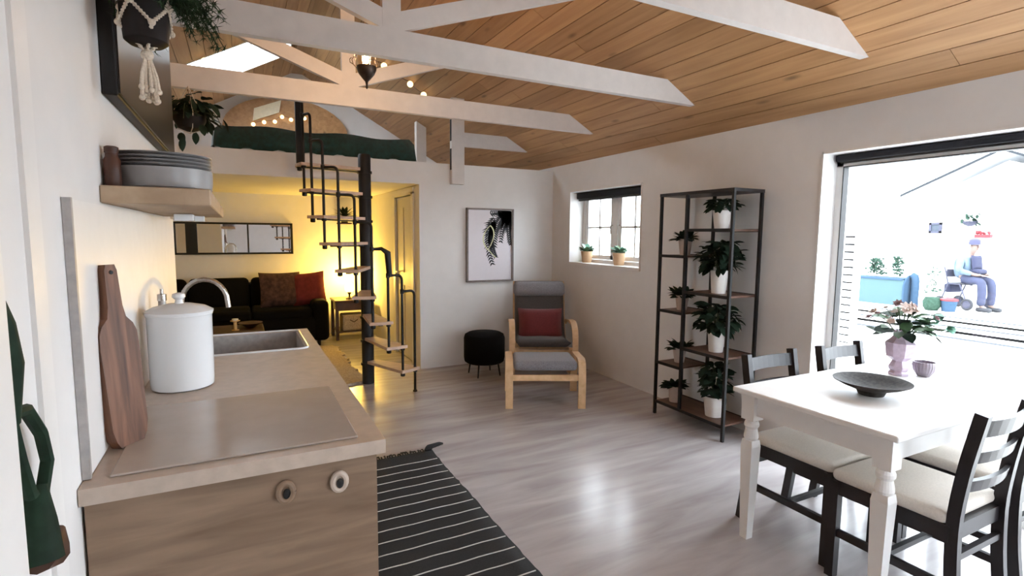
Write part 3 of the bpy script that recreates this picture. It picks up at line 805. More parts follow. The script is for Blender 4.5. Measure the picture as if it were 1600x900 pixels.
MB().tube(hr, [.012, .016, .028, .024], 10).build('handrail', BLACK, ss, smooth=True)

# ------------------------------------------------------------------ under the loft: sofa corner
sf = thing('sofa', 'long black sofa under the loft along the back wall', 'sofa', (-.25, 7.5, 0))
MB().rbox((0, -.02, .25), (2.46, .84, .30), .05, 3).build('base', BLACKF, sf, smooth=True)
for i in range(3):
    MB().rbox((-.70 + i * .70, -.10, .44), (.69, .66, .13), .045, 3).build('seat_cushion', BLACKF, sf, smooth=True)
    MB().rbox((-.70 + i * .70, .27, .66), (.68, .20, .40), .06, 3, (R(-10), 0, 0)).build('back_cushion', BLACKF, sf, smooth=True)
MB().rbox((0, .36, .50), (2.46, .14, .58), .05, 3).build('backrest', BLACKF, sf, smooth=True)
for s in (1, -1): MB().rbox((s * 1.14, -.02, .34), (.20, .86, .52), .06, 3).build('armrest', BLACKF, sf, smooth=True)
for s in (1, -1):
    for u in (1, -1): MB().cyl((s * 1.12, u * .34, 0), (s * 1.12, u * .34, .11), .02, .026, 10).build('leg', BLACK, sf)
c1 = tag(MB().pillow((0, 0, 0), .50, .46, .17).build('cushion', plain('brown_pattern_fabric', (0.075, 0.035, 0.028), 0.95, vary=.5, scale=22), smooth='all'), 'brown patterned cushion leaning on the black sofa, left of the red one', 'cushion')
c1.location = (.45, 7.47, .72); c1.rotation_euler = (R(-18), 0, R(4))
c2 = tag(MB().pillow((0, 0, 0), .42, .44, .17).build('cushion', plain('dark_red_fabric', (0.16, 0.02, 0.018), 0.95, vary=.2, scale=22), smooth='all'), 'dark red cushion at the right arm of the black sofa', 'cushion')
c2.location = (.79, 7.44, .72); c2.rotation_euler = (R(-16), R(-6), R(-12))
mi = thing('wall_mirror', 'long black-framed mirror on the back wall above the sofa', 'mirror', (-.04, 7.965, 1.37))
fm = MB(); MW, MH = 1.40, .42
fm.bx(-MW / 2, MW / 2, -.015, .03, MH / 2 - .025, MH / 2); fm.bx(-MW / 2, MW / 2, -.015, .03, -MH / 2, -MH / 2 + .025); fm.bx(-MW / 2, -MW / 2 + .025, -.015, .03, -MH / 2, MH / 2); fm.bx(MW / 2 - .03, MW / 2, -.015, .03, -MH / 2, MH / 2)
fm.build('frame', BLACK, mi)
MB().bx(-MW / 2 + .02, MW / 2 - .02, .0, .02, -MH / 2 + .02, MH / 2 - .02).build('mirror_glass', MIRROR, mi)
MB().bx(-.57, -.44, -.014, .002, -MH / 2 + .02, MH / 2 - .02).build('post_reflection', BLACK, mi, label='broad black upright standing for a post reflected in the mirror')  # black bar drawn in for the reflection of a post
MB().bx(.135, .155, -.012, .002, -MH / 2 + .02, MH / 2 - .02).build('mullion', BLACK, mi)

sb = thing('side_table', 'red-brown wooden bedside table under the small lamp by the sofa', 'table', (1.36, 7.62, 0))
MB().rbox((0, 0, .53), (.50, .46, .03), .006).build('tabletop', BROWNWOOD, sb)
for s in (1, -1):
    for u in (1, -1): MB().bx(s * .22 - .02, s * .22 + .02, u * .20 - .02, u * .20 + .02, 0, .515).build('leg', BROWNWOOD, sb)
MB().bx(-.22, .22, -.2, .2, .40, .515).build('drawer_case', BROWNWOOD, sb)
MB().bx(-.21, .21, -.2, .2, .10, .12).build('lower_shelf', BROWNWOOD, sb)
bk = thing('storage_basket', 'tan fabric storage box on the lower shelf of the side table', 'basket', (1.36, 7.55, .1205))
MB().rbox((0, 0, .11), (.30, .26, .22), .02).build('basket_body', FLEECE, bk)
MB().tube([(-.05, -.132, .15), (0, -.14, .12), (.05, -.132, .15)], .006, 6).build('handle', BROWNWOOD, bk)
tl = thing('table_lamp', 'small glowing table lamp with warm shade on the side table', 'lamp', (1.33, 7.55, .5455))
MB().lathe([(.05, 0), (.05, .01), (.012, .03), (.012, .06), (.03, .085), (.012, .10)], n=18).build('lamp_base', BRONZE, tl, smooth=True)
SHADE = emit('glowing_lamp_shade', (1.0, 0.66, 0.16), 6.0)
MB().lathe([(.045, .10), (.065, .13), (.06, .19), (.035, .225), (.01, .23)], n=20).build('lamp_shade', SHADE, tl, smooth=True)
def point(name, loc, c, w, r=.04, parent=None):
    l = bpy.data.lights.new(name, 'POINT'); l.color = c; l.energy = w; l.shadow_soft_size = r
    o = bpy.data.objects.new(name, l); COL.objects.link(o); o.location = loc
    if parent is not None: o.parent = parent
    return o
point('lamp_light', (0, .14, .30), (1.0, .61, .10), 46, .06, tl)
remote = tag(MB().rbox((0, 0, .009), (.04, .10, .018), .004).build('remote_control', BLACK, loc=(1.50, 7.50, .546), rot=(0, 0, .4)), 'small black remote lying beside the glowing table lamp', 'remote')
ct = thing('coffee_table', 'dark low coffee table beyond the kitchen sink', 'table', (-.28, 6.15, 0))
MB().rbox((0, 0, .44), (.95, .55, .03), .008).build('tabletop', BROWNWOOD, ct)
for s in (1, -1):
    for u in (1, -1): MB().cyl((s * .42, u * .22, 0), (s * .40, u * .21, .426), .018, .024, 12).build('leg', BLACKWOOD, ct)
cd = thing('candle_holder', 'small brass candle holder on the dark coffee table', 'candle', (-.07, 6.05, .456))
MB().lathe([(.035, 0), (.035, .006), (.016, .012), (.016, .085), (.045, .095), (.045, .102), (.03, .104)], n=18).build('holder', plain('brass', (.62, .40, .16), .35, metal=.8), cd, smooth=True)
MB().lathe([(.03, .104), (.03, .118), (.002, .119)], n=14).build('candle', SHEET, cd, smooth=True)
bowl2 = tag(MB().lathe([(.04, 0), (.12, .05), (.115, .05), (.03, .012), (.001, .012)], n=24, capt=False).build('dish', BROWNWOOD, smooth=True, loc=(.07, 6.2, .4555)), 'shallow brown dish on the coffee table right of the candle holder', 'bowl')
fr_ = thing('fleece_rug', 'beige shaggy rug on the floor in front of the sofa', 'rug', (.22, 6.1, 0))
pts = []; rnd = random.Random(2)
for i in range(150):
    t = i / 150; per = t * 4; e = int(per); f = per - e
    hx, hy_ = .80, .92
    p = [(-hx + 2 * hx * f, -hy_), (hx, -hy_ + 2 * hy_ * f), (hx - 2 * hx * f, hy_), (-hx, hy_ - 2 * hy_ * f)][e]
    j = rnd.uniform(0, .06); n_ = [(0, -1), (1, 0), (0, 1), (-1, 0)][e]
    pts.append((p[0] + n_[0] * j + rnd.uniform(-.008, .008), p[1] + n_[1] * j))
MB().prism(pts, 'Z', .001, .022).build('pile', FLEECE, fr_)
wp = thing('wall_plant', 'spiky dark plant in a small pot on a wall bracket behind the stair', 'plant', (1.34, 7.86, 1.60))
pot(wp, .045, .06, .09, DARKPOT)
MB().bx(-.09, .09, -.07, .115, -.02, -.001).build('bracket', BROWNWOOD, wp)
rnd = random.Random(8)
for k in range(38): leaf(LEAF_LONG, wp, (0, -.02, .08), rnd.uniform(R(60), R(300)), rnd.uniform(.0, 1.25), rnd.uniform(1.0, 1.5))

# ------------------------------------------------------------------ loft bed and things up there
bd = thing('loft_bed', 'low bed on the loft under a dark green bedspread', 'bed', (.76, 6.35, 2.187))
MB().rbox((0, 0, .06), (1.86, 1.44, .12), .02).build('bed_base', WHITE, bd)
MB().rbox((0, 0, .165), (1.86, 1.44, .13), .05, 3).build('mattress', SHEET, bd, smooth=True)
gm = MB(); nx, ny = 40, 24; rnd = random.Random(6)
for j in range(ny + 1):
    for i in range(nx + 1):
        u, v = i / nx, j / ny
        x = -.98 + 1.96 * u; y = -.78 + 1.5 * v
        e = min(x + .98, .98 - x, y + .78) 
        z = .245 + .012 * sin(x * 9 + y * 5) * sin(y * 11)
        if e < .06: z = .245 - (1 - e / .06) * .22 * (1 + .08 * sin(x * 23 + y * 31)); 
        gm.v.append((max(-.955, min(.955, x)) + (.012 * sin(y * 25) if e < .06 else 0), max(-.745, y) + (.012 * sin(x * 22) if e < .06 else 0), z))
for j in range(ny):
    for i in range(nx):
        a = j * (nx + 1) + i; gm.f.append((a, a + 1, a + nx + 2, a + nx + 1))
gm.build('bedspread', GREENF, bd, smooth='all')
wpot = thing('white_pot', 'plain white cylinder pot on the loft edge left of the bed', 'pot', (-.475, 5.62, 2.1865))
pot(wpot, .07, .075, .15, CERAMIC)
hb = thing('arched_headboard', 'arched plywood panel standing against the loft gable behind the bed', 'headboard', (.62, 7.93, 2.186))
arc = [(-.78, 0), (.80, 0), (.80, .62)] + [(.02 + .78 * cos(a), .62 + .44 * sin(a)) for a in [pi * k / 18 for k in range(1, 18)]] + [(-.76, .62)]
MB().prism(arc, 'Y', -.025, .02).build('panel', PINE, hb)
lpn = thing('pale_patch', 'pale tilted patch on the loft gable above the green bed', 'panel', (.385, 7.88, 3.03))
MB().prism([(-.17, -.13), (.15, .01), (.18, .17), (-.15, .03)], 'Y', -.012, .012).build('panel', plain('cream_patch', (.90, .80, .58), .6), lpn)  # slanted cream plate set just before the gable
sl = thing('string_lights', 'string of small round warm bulbs strung across the roof in front of the loft', 'string lights', (XM, 5.80, 2.9))
pos = [(-.22, 3.035), (.08, 3.19), (.45, 3.42), (.9, 3.40), (1.43, 3.235), (1.71, 3.085), (1.86, 2.99)]
wp_ = []
for a, b in zip(pos[:-1], pos[1:]): wp_ += [p for p in bez((a[0] - XM, 0, a[1] - 2.9), ((a[0] + b[0]) / 2 - XM, 0, (a[1] + b[1]) / 2 - 2.95), (b[0] - XM, 0, b[1] - 2.9), 6)]
MB().tube(wp_, .003, 5).build('cable', BROWNWOOD, sl)
for x, z in pos: MB().ball((x - XM, 0, z - 2.925), .033, 12, 8).build('bulb', BULBS, sl, smooth='all')
s2 = thing('string_lights', 'short string of tiny warm bulbs on the loft gable above the bed', 'string lights', (.5, 7.88, 2.9))
pos = [(.22, 2.86), (.35, 2.90), (.48, 2.92), (.57, 2.99), (.68, 2.965), (.85, 3.0)]
MB().tube([(x - .5, 0, z - 2.885) for x, z in pos], .003, 5).build('cable', BROWNWOOD, s2)
for x, z in pos: MB().ball((x - .5, 0, z - 2.905), .026, 10, 7).build('bulb', BULBS, s2, smooth='all')

# ------------------------------------------------------------------ hanging lantern
LX, LY, LZ = .735, 3.42, 2.335
la = thing('hanging_lantern', 'lit pendant lantern with dark bronze bowl hanging between two white trusses', 'lamp', (LX, LY, LZ))
la.scale = (.78, .78, .78)
MB().lathe([(.004, 0), (.010, .012), (.007, .03), (.012, .055), (.03, .075), (.062, .115), (.075, .145), (.077, .168), (.070, .168), (.05, .12), (.001, .09)], n=28, capt=False).build('bowl', BRONZE, la, smooth=True)
MB().lathe([(.055, .165), (.070, .20), (.072, .25), (.055, .295), (.03, .31)], n=28, capb=False, capt=False).build('glass_globe', LAMPGLASS, la, smooth=True)
sc_ = MB()
for k in range(3):
    a = R(30 + 120 * k); c, s = cos(a), sin(a)
    P = [(.074, .16), (.105, .19), (.115, .225), (.098, .25), (.085, .235), (.092, .218)]
    sc_.tube([(r * c, r * s, z) for r, z in P], .004, 6)
    P = [(.105, .19), (.13, .205), (.132, .23), (.118, .24)]
    sc_.tube([(r * c, r * s, z) for r, z in P], .0035, 6)
    sc_.tube([(.098 * c, .098 * s, .25), (.06 * c, .06 * s, .38), (.012 * c, .012 * s, .52)], .0025, 6)
sc_.build('scroll_arm', BRONZE, la, smooth=True)
MB().ball((0, 0, .225), .026, 14, 10, (1, 1, 1.25)).build('bulb', BULB, la, smooth='all')
MB().lathe([(.02, .51), (.022, .53), (.008, .55)], n=14).build('crown', BRONZE, la, smooth=True)
ch = MB(); z = .55; k = 0
while LZ + .78 * z < ZR - .08:
    c = [((.008 * cos(a)) if k % 2 else 0, 0 if k % 2 else .008 * cos(a), z + .014 + .016 * sin(a)) for a in [2 * pi * q / 10 for q in range(11)]]
    ch.tube(c, .0022, 5, caps=False); z += .025; k += 1
ch.build('chain', BRONZE, la)
point('lantern_light', (0, 0, .24), (1.0, .64, .32), 26, .03, la)

# ------------------------------------------------------------------ framed palm print
pf = thing('picture', 'framed palm leaf print on the white wall under the loft', 'picture', (2.50, YB - .001, 1.33))
PW, PH = .575, .815
fm = MB(); d_ = .035
fm.bx(-PW / 2, PW / 2, -d_, 0, PH / 2 - .018, PH / 2); fm.bx(-PW / 2, PW / 2, -d_, 0, -PH / 2, -PH / 2 + .018); fm.bx(-PW / 2, -PW / 2 + .018, -d_, 0, -PH / 2, PH / 2); fm.bx(PW / 2 - .018, PW / 2, -d_, 0, -PH / 2, PH / 2)
fm.build('frame', FRAMEW, pf)
MB().bx(-PW / 2 + .015, PW / 2 - .015, -.016, -.004, -PH / 2 + .015, PH / 2 - .015).build('print_paper', PAPER, pf)
pr = MB(); rnd = random.Random(12)
LX0, LX1, LZ0, LZ1 = -PW / 2 + .02, PW / 2 - .02, -PH / 2 + .02, PH / 2 - .02
def leaflet(p, ang, L, w):
    d = V((cos(ang), sin(ang))); n = V((-d.y, d.x)); p = V(p)
    q = [p - n * w * .3, p + d * L * .35 - n * w * .5, p + d * L, p + d * L * .35 + n * w * .5, p + n * w * .3]
    q = [(max(LX0, min(LX1, v.x)), max(LZ0, min(LZ1, v.y))) for v in q]
    pr.add([(a, -.0165, b) for a, b in q], [tuple(range(5))])
def frond(p0, p1, p2, n, L, sp):
    pts = bez((p0[0], p0[1], 0), (p1[0], p1[1], 0), (p2[0], p2[1], 0), n)
    for i, p in enumerate(pts):
        d = (pts[min(i + 1, n)] - pts[max(i - 1, 0)]); a = math.atan2(d.y, d.x); t = i / n
        l = L * (1 - .55 * t)
        leaflet((p.x, p.y), a + sp, l, .020); leaflet((p.x, p.y), a - sp, l * rnd.uniform(.6, 1), .020)
frond((.26, .36), (.05, .34), (.045, .0), 22, .13, 1.0)
frond((.05, .30), (-.10, .12), (.02, -.20), 20, .12, .8)
frond((.26, .38), (.20, .22), (.25, .02), 16, .12, .7)
frond((.27, .30), (.15, .30), (.13, .05), 16, .10, .9)
frond((.10, .385), (.20, .36), (.27, .20), 14, .13, 1.1)
frond((.0, .36), (.16, .385), (.26, .33), 14, .10, 1.0)
frond((.06, .26), (-.05, .10), (.06, -.12), 22, .11, .7)
pr.build('palm_print', INK, pf)
yl = MB(); yl.strip([(p.x, -.0172, p.y) for p in bez((.0, .22, 0), (-.16, .08, 0), (-.02, -.06, 0), 8)], (1, 0, .3), .014, .0012)
yl.strip([(p.x, -.0172, p.y) for p in bez((.0, .22, 0), (.10, .14, 0), (-.02, -.04, 0), 8)], (1, 0, .3), .014, .0012)
yl.strip([(p.x, -.0172, p.y) for p in bez((-.02, -.05, 0), (.02, -.10, 0), (.07, -.14, 0), 4)], (1, 0, .3), .012, .0012)
yl.build('pale_stem_print', INKY, pf)

# ------------------------------------------------------------------ pouf, armchair, footstool
po = thing('pouf', 'round black pouf on thin legs beside the armchair', 'pouf', (2.22, 4.96, 0))
MB().lathe([(.185, .135), (.205, .15), (.212, .19), (.212, .39), (.20, .425), (.17, .442), (.001, .448)], n=40, capt=False).build('cushion', BLACKF, po, smooth=True)
for k in range(4):
    a = R(45 + 90 * k); MB().cyl((.175 * cos(a), .175 * sin(a), 0), (.15 * cos(a), .15 * sin(a), .145), .007, .010, 8).build('leg', BLACK, po)

RZ = R(-25.7)
ft = thing('footstool', 'bentwood footstool with grey cushion in front of the lounge chair', 'footstool', (2.349, 3.972, 0), RZ)
def smooth_path(pts, n=5, r=.35):
    P = [V(p) for p in pts]; out = [P[0]]
    for i in range(1, len(P) - 1):
        a = P[i].lerp(P[i - 1], r); b = P[i].lerp(P[i + 1], r); out += bez(a, P[i], b, n)
    out.append(P[-1]); return out
for s in (1, -1):
    x = s * .305
    pth = smooth_path([(x, -.26, 0), (x, -.265, .30), (x, -.22, .405), (x, .0, .385), (x, .235, .375), (x, .26, .30), (x, .25, 0)], 4, .4)
    MB().strip(pth, (1, 0, 0), .062, .026).build('side_frame', BIRCH, ft)
MB().bx(-.275, .275, -.262, -.238, .235, .285).build('crossbar', BIRCH, ft)
MB().bx(-.275, .275, .225, .25, .235, .285).build('crossbar', BIRCH, ft)
MB().rbox((0, -.005, .345), (.54, .50, .085), .035, 3, (R(-3), 0, 0)).build('cushion', GREYF, ft, smooth=True)
acx = thing('lounge_chair', 'bentwood lounge chair with dark grey cushion in the far corner', 'armchair', (2.77, 4.74, 0), RZ)
for s in (1, -1):
    x = s * .31
    pth = smooth_path([(x, .40, .018), (x, -.30, .018), (x, -.36, .25), (x, -.345, .50), (x, -.20, .575), (x, .10, .55), (x, .36, .50)], 4, .4)
    MB().strip(pth, (1, 0, 0), .058, .026).build('side_frame', BIRCH, acx)
    pth = smooth_path([(x * .86, -.36, .34), (x * .86, .0, .27), (x * .86, .20, .28), (x * .86, .33, .50), (x * .86, .47, .93)], 4, .35)
    MB().strip(pth, (1, 0, 0), .04, .022).build('seat_frame', BIRCH, acx)
for y, z in ((-.30, .30), (.2, .25), (.36, .50)): MB().bx(-.31, .31, y - .012, y + .012, z - .03, z + .02).build('crossbar', BIRCH, acx)
sp = smooth_path([(0, -.385, .395), (0, -.05, .345), (0, .17, .345), (0, .30, .55), (0, .44, .93)], 6, .4)
cm = MB(); W2 = .27
for i, p in enumerate(sp):
    d = (sp[min(i + 1, len(sp) - 1)] - sp[max(i - 1, 0)]).normalized(); n_ = V((0, -d.z, d.y)) if d.y > .3 or True else V((0, -1, 0))
    th = .045 if i not in (0, len(sp) - 1) else .025
    for u, tt in ((-1, .3), (-.85, 1), (0, 1.15), (.85, 1), (1, .3), (.85, -1), (0, -1), (-.85, -1)):
        cm.v.append(tuple(p + V((u * W2, 0, 0)) + n_ * th * tt))
for i in range(len(sp) - 1):
    for k in range(8):
        k2 = (k + 1) % 8; cm.f.append((i * 8 + k, i * 8 + k2, i * 8 + 8 + k2, i * 8 + 8 + k))
cm.f.append(tuple(range(8))); cm.f.append(tuple((len(sp) - 1) * 8 + k for k in range(8)))
cm.build('cushion', DGREYF, acx, smooth='all')
MB().rbox((0, .375, .855), (.57, .11, .165), .052, 4, (R(-20), 0, 0)).build('headrest', GREYF, acx, smooth=True)
rc = tag(MB().pillow((0, 0, 0), .48, .36, .16).build('cushion', REDF, smooth='all'), 'red cushion on the seat of the grey lounge chair', 'cushion')
fwd = V((-.434, -.9, 0)); base = V((2.77, 4.74, 0))
rc.location = base - fwd * .13 + V((0, 0, .50)); rc.rotation_euler = (Matrix.Rotation(RZ, 4, 'Z') @ Matrix.Rotation(R(-24), 4, 'X')).to_euler()

# ------------------------------------------------------------------ plant shelf
SHX0, SHX1, SHY0, SHY1, SHM = 2.99, 3.27, 2.56, 3.25, 2.98
sh = thing('plant_shelf', 'tall black metal rack with staggered brown shelves against the right wall', 'shelf', ((SHX0 + SHX1) / 2, (SHY0 + SHY1) / 2, 0))
ox, oy = sh.location.x, sh.location.y
for x in (SHX0, SHX1):
    for y in (SHY0, SHM, SHY1):
        b0 = .010; z0 = 0 if y != SHM else .10
        MB().bx(x - ox - b0, x - ox + b0, y - oy - b0, y - oy + b0, z0, 1.775).build('post', BLACK, sh)
MB().bx(SHX0 - ox - .012, SHX1 - ox + .012, SHY0 - oy - .012, SHY1 - oy + .012, 1.755, 1.778).build('top_panel', BLACKWOOD, sh)
FARZ = (1.30, .865, .44); NEARZ = (1.50, 1.035, .60)
def shelf_board(y0, y1, z):
    o = MB().bx(SHX0 - ox - .008, SHX1 - ox + .008, y0 - oy, y1 - oy, z - .014, z).build('shelf_board', SHELFWOOD, sh)
    for xa in (SHX0 - ox - .010, SHX1 - ox + .010): MB().bx(xa - .003, xa + .003, y0 - oy, y1 - oy, z - .018, z + .004).build('edge_rail', BLACK, o)
for z in FARZ: shelf_board(SHM + .012, SHY1 - .012, z)
for z in NEARZ: shelf_board(SHY0 + .012, SHM - .012, z)
shelf_board(SHY0 + .012, SHY1 - .012, .115)
rnd = random.Random(21)
def shelf_plant(x, y, z, r0, r1, h, big, label, spec):
    t = thing('potted_plant', label, 'plant', (x, y, z + .0005), group='plants on the black rack')
    pot(t, r0, r1, h, POTW if big else POTP)
    if big:
        n, rad, zc, rz, ms = spec; bushy(t, h * .9, ms, n, rad, zc, rz, rnd)
    else:
        for k in range(60):
            a = rnd.uniform(0, 2 * pi); rr = rnd.uniform(0, r1 * .8)
            leaf(LEAF_MID, t, (rr * cos(a), rr * sin(a), h * .86 + rnd.uniform(0, .02)), a - pi / 2 + rnd.uniform(-.4, .4), rnd.uniform(.05, 1.1), rnd.uniform(.8, 1.2), rnd.uniform(-.4, .4))
    return t
PY, PX = 2.765, 3.115
shelf_plant(PX, PY, 1.50, .048, .066, .135, True, 'white pot with a low dark plant on the top near shelf of the rack', (45, .070, .185, .035, [LEAF_MID]))
shelf_plant(PX, PY, 1.035, .05, .062, .165, True, 'white pot with a large round bushy plant, second near shelf of the rack', (150, .110, .275, .11, [LEAF_BIG, LEAF_MID]))
shelf_plant(PX, PY, .60, .05, .062, .145, True, 'white pot with a wide drooping leafy plant on the third near shelf of the rack', (140, .120, .245, .10, [LEAF_BIG, LEAF_MID]))
shelf_plant(PX, PY - .01, .115, .062, .080, .15, True, 'white pot with an upright dark plant on the near end of the bottom shelf', (110, .085, .26, .12, [LEAF_BIG, LEAF_MID]))
shelf_plant(3.12, 3.115, 1.30, .038, .055, .13, False, 'small succulent in a pale pot on the highest far shelf of the rack', None)
shelf_plant(3.12, 3.125, .865, .038, .055, .12, False, 'small succulent in a pale pot on the second far shelf of the rack', None)
shelf_plant(3.12, 3.13, .44, .038, .055, .12, False, 'small succulent in a pale pot on the third far shelf of the rack', None)
shelf_plant(3.10, 3.14, .115, .045, .055, .13, False, 'small tufted plant in a pale pot on the bottom shelf at its far end', None)
for k, (y, w) in enumerate(((4.87, 'left'), (4.31, 'right'))):
    t = thing('sill_plant', f'small beige pot with green plant on the window sill, the {w} one of two', 'plant', (XR + .10, y, WIN[2] + .0145), group='plants on the window sill')
    pot(t, .05, .068, .125, POTB)
    for q in range(26):
        a = rnd.uniform(0, 2 * pi); leaf(LEAF_TEAL if q % 2 else LEAF_SAGE, t, (.02 * cos(a), .02 * sin(a), .11 + rnd.uniform(0, .03)), a - pi / 2, rnd.uniform(.2, 1.3), rnd.uniform(.9, 1.3), rnd.uniform(-.4, .4))

# ------------------------------------------------------------------ dining table and chairs
TX0, TX1, TY0, TY1, TZ = 2.07, 3.26, 1.005, 1.726, .74
tb = thing('dining_table', 'white dining table with turned legs in front of the glazed door', 'table', ((TX0 + TX1) / 2, (TY0 + TY1) / 2, 0))
hx, hy = (TX1 - TX0) / 2, (TY1 - TY0) / 2
MB().rbox((0, 0, TZ - .0125), (2 * hx, 2 * hy, .025), .006, 2).build('tabletop', WHITE, tb)
ap = MB()
for s in (1, -1):
    ap.bx(-hx + .09, hx - .09, s * (hy - .062) - .01, s * (hy - .062) + .01, TZ - .125, TZ - .025)
    ap.bx(s * (hx - .062) - .01, s * (hx - .062) + .01, -hy + .09, hy - .09, TZ - .125, TZ - .025)
ap.build('apron', WHITE, tb)
for sx in (1, -1):
    for sy in (1, -1):
        cx_, cy_ = sx * (hx - .065), sy * (hy - .065)
        m = MB(); m.bx(cx_ - .034, cx_ + .034, cy_ - .034, cy_ + .034, TZ - .15, TZ - .025)
        m.lathe([(.032, TZ - .15), (.027, TZ - .156), (.033, TZ - .170), (.033, TZ - .182), (.026, TZ - .195), (.032, TZ - .225), (.033, TZ - .238), (.028, TZ - .25)], (cx_, cy_, 0), 20)
        m.lathe([(.038, TZ - .25), (.044, TZ - .28), (.028, .0)], (cx_, cy_, 0), 4, ph=pi / 4)
        m.build('leg', WHITE, tb)

def make_chair():
    t = thing('dining_chair', '', 'chair', (0, 0, 0))
    W, D, SH, BH = .40, .42, .43, .855        # faces -Y; front legs at y=-.21
    for s in (1, -1):
        MB().bx(s * .18 - .018, s * .18 + .018, -.215, -.179, 0, SH - .005).build('leg', BLACKWOOD, t)
        pth = smooth_path([(s * .175, .255, 0), (s * .175, .225, .22), (s * .175, .215, .45), (s * .175, .235, .65), (s * .175, .270, BH)], 3, .4)
        MB().strip(pth, (1, 0, 0), .030, .040).build('back_post', BLACKWOOD, t)
    fr = MB(); fr.bx(-.165, .165, -.212, -.188, SH - .06, SH); fr.bx(-.165, .165, .195, .22, SH - .06, SH)
    for s in (1, -1): fr.bx(s * .18 - .012, s * .18 + .012, -.19, .21, SH - .06, SH)
    fr.bx(-.17, .17, -.19, .20, SH - .02, SH - .003)
    fr.build('seat_frame', BLACKWOOD, t)
    MB().rbox((0, -.005, SH + .022), (.40, .415, .05), .022, 3).build('seat_cushion', SEATF, t, smooth=True)
    for s in (1, -1): MB().bx(s * .18 - .010, s * .18 + .010, -.185, .225, .185, .215).build('stretcher', BLACKWOOD, t)
    MB().bx(-.17, .17, -.01, .01, .19, .212).build('stretcher', BLACKWOOD, t)
    MB().bx(-.16, .16, .212, .232, .30, .325).build('stretcher', BLACKWOOD, t)
    for z, hh in ((.80, .065), (.69, .045), (.58, .045)):
        y = .215 + (.02 * (z - .45) / .2 if z < .65 else .02 + .035 * (z - .65) / .2)
        pth = [(x, y + .022 * (1 - (x / .165) ** 2), z) for x in [-.165 + .33 * i / 8 for i in range(9)]]
        MB().strip(pth, (0, .2, 1), hh, .014).build('back_slat', BLACKWOOD, t)
    return t
ch0 = make_chair()
spots = [(2.44, 1.545, 0, 'black chair with off-white seat behind the table, nearest the black rack'),
         (3.00, 1.525, 0, 'black chair behind the table in front of the glazed door frame'),
         (2.40, 1.10, pi, 'black ladder-back chair on the near side of the table, the left one'),
         (2.93, 1.12, pi, 'black ladder-back chair on the near side of the table, nearest the glazed door')]
for i, (x, y, rz, lb) in enumerate(spots):
    c = ch0 if i == 0 else copy_tree(ch0)
    place(c, (x, y, 0), rz, lb, 'chairs at the white dining table')

bw = thing('fruit_bowl', 'wide shallow dark grey bowl on the white dining table', 'bowl', (2.53, 1.355, TZ + .0005))
MB().lathe([(.05, 0), (.052, .004), (.06, .022), (.12, .045), (.152, .062), (.154, .066), (.150, .066), (.115, .05), (.05, .03), (.001, .028)], n=44, capt=False).build('dish', plain('speckled_grey_bowl', (.035, .030, .027), .65, vary=.5, scale=70, spec=.15), bw, smooth=True)
cp = thing('cup', 'small ribbed grey cup on the table right of the vase', 'cup', (3.12, 1.425, TZ + .0005))
m = MB(); prof = [(.026, 0), (.030, .004), (.046, .03), (.052, .055), (.048, .075), (.045, .075), (.049, .055), (.043, .03), (.001, .01)]
n = 48; o = 0
for r, z in prof:
    for k in range(n):
        a = 2 * pi * k / n; rr = r * (1 + (.025 if k % 2 else -.025)); m.v.append((rr * cos(a), rr * sin(a), z))
for i in range(len(prof) - 1):
    for k in range(n):
        k2 = (k + 1) % n; m.f.append((i * n + k, i * n + k2, (i + 1) * n + k2, (i + 1) * n + k))
m.build('cup_body', plain('mauve_grey_glaze', (.22, .18, .21), .4, vary=.1), cp, smooth=True)
vs = thing('flower_vase', 'faceted lavender vase standing on the white dining table', 'vase', (3.035, 1.50, TZ + .0005))
MB().lathe([(.046, 0), (.048, .012), (.038, .022), (.046, .03), (.048, .045), (.034, .075), (.062, .098), (.070, .155), (.071, .17), (.048, .19), (.037, .205), (.036, .235), (.031, .235), (.03, .2), (.001, .19)], n=8, capt=False).build('vase_body', LAV, vs)
bq = thing('bouquet', 'bouquet of cream and pink flowers with dark green leaves in the lavender vase', 'flowers', (3.035, 1.50, TZ + .21))
rnd = random.Random(31); stm = MB()
def flower(p, r, mat, nrm):
    f = MB(); n_ = V(nrm).normalized(); a = n_.orthogonal().normalized(); b = n_.cross(a)
    for ring, (rr, el, cnt) in enumerate(((1, .35, 7), (.65, .9, 6))):
        for k in range(cnt):
            t = 2 * pi * k / cnt + ring * .4; d = a * cos(t) + b * sin(t); s_ = d.cross(n_)
            q = d * r * rr * cos(el) + n_ * r * rr * sin(el)
            f.add([V((0, 0, 0)), q * .6 + s_ * r * .30, q, q * .6 - s_ * r * .30], [(0, 1, 2, 3)])
    f.ball((n_ * r * .2), r * .22, 8, 5)
    f.build('flower', mat, bq, loc=p)
for k in range(38):
    a = rnd.uniform(0, 2 * pi); rr = rnd.uniform(.03, .125); z = .045 + rnd.uniform(-.02, .09) - rr * .25
    leaf(LEAF_SAGE if k % 3 else LEAF_BIG, bq, (rr * cos(a) * .8, rr * sin(a) * .8, z), a - pi / 2 + rnd.uniform(-.5, .5), rnd.uniform(-.5, .7), rnd.uniform(.8, 1.25), rnd.uniform(-.5, .5))
for k in range(20):
    a = rnd.uniform(0, 2 * pi); rr = rnd.uniform(.02, .15); z = .13 + rnd.uniform(-.02, .06) - rr * .45
    p = V((rr * cos(a), rr * sin(a), z)); flower(p, rnd.uniform(.022, .036), PETAL if k % 3 else PETALP, (cos(a) * .7, sin(a) * .7 - .3, .8))
    stm.tube(bez((0, 0, -.15), (0, 0, .05), p, 4), .002, 4)
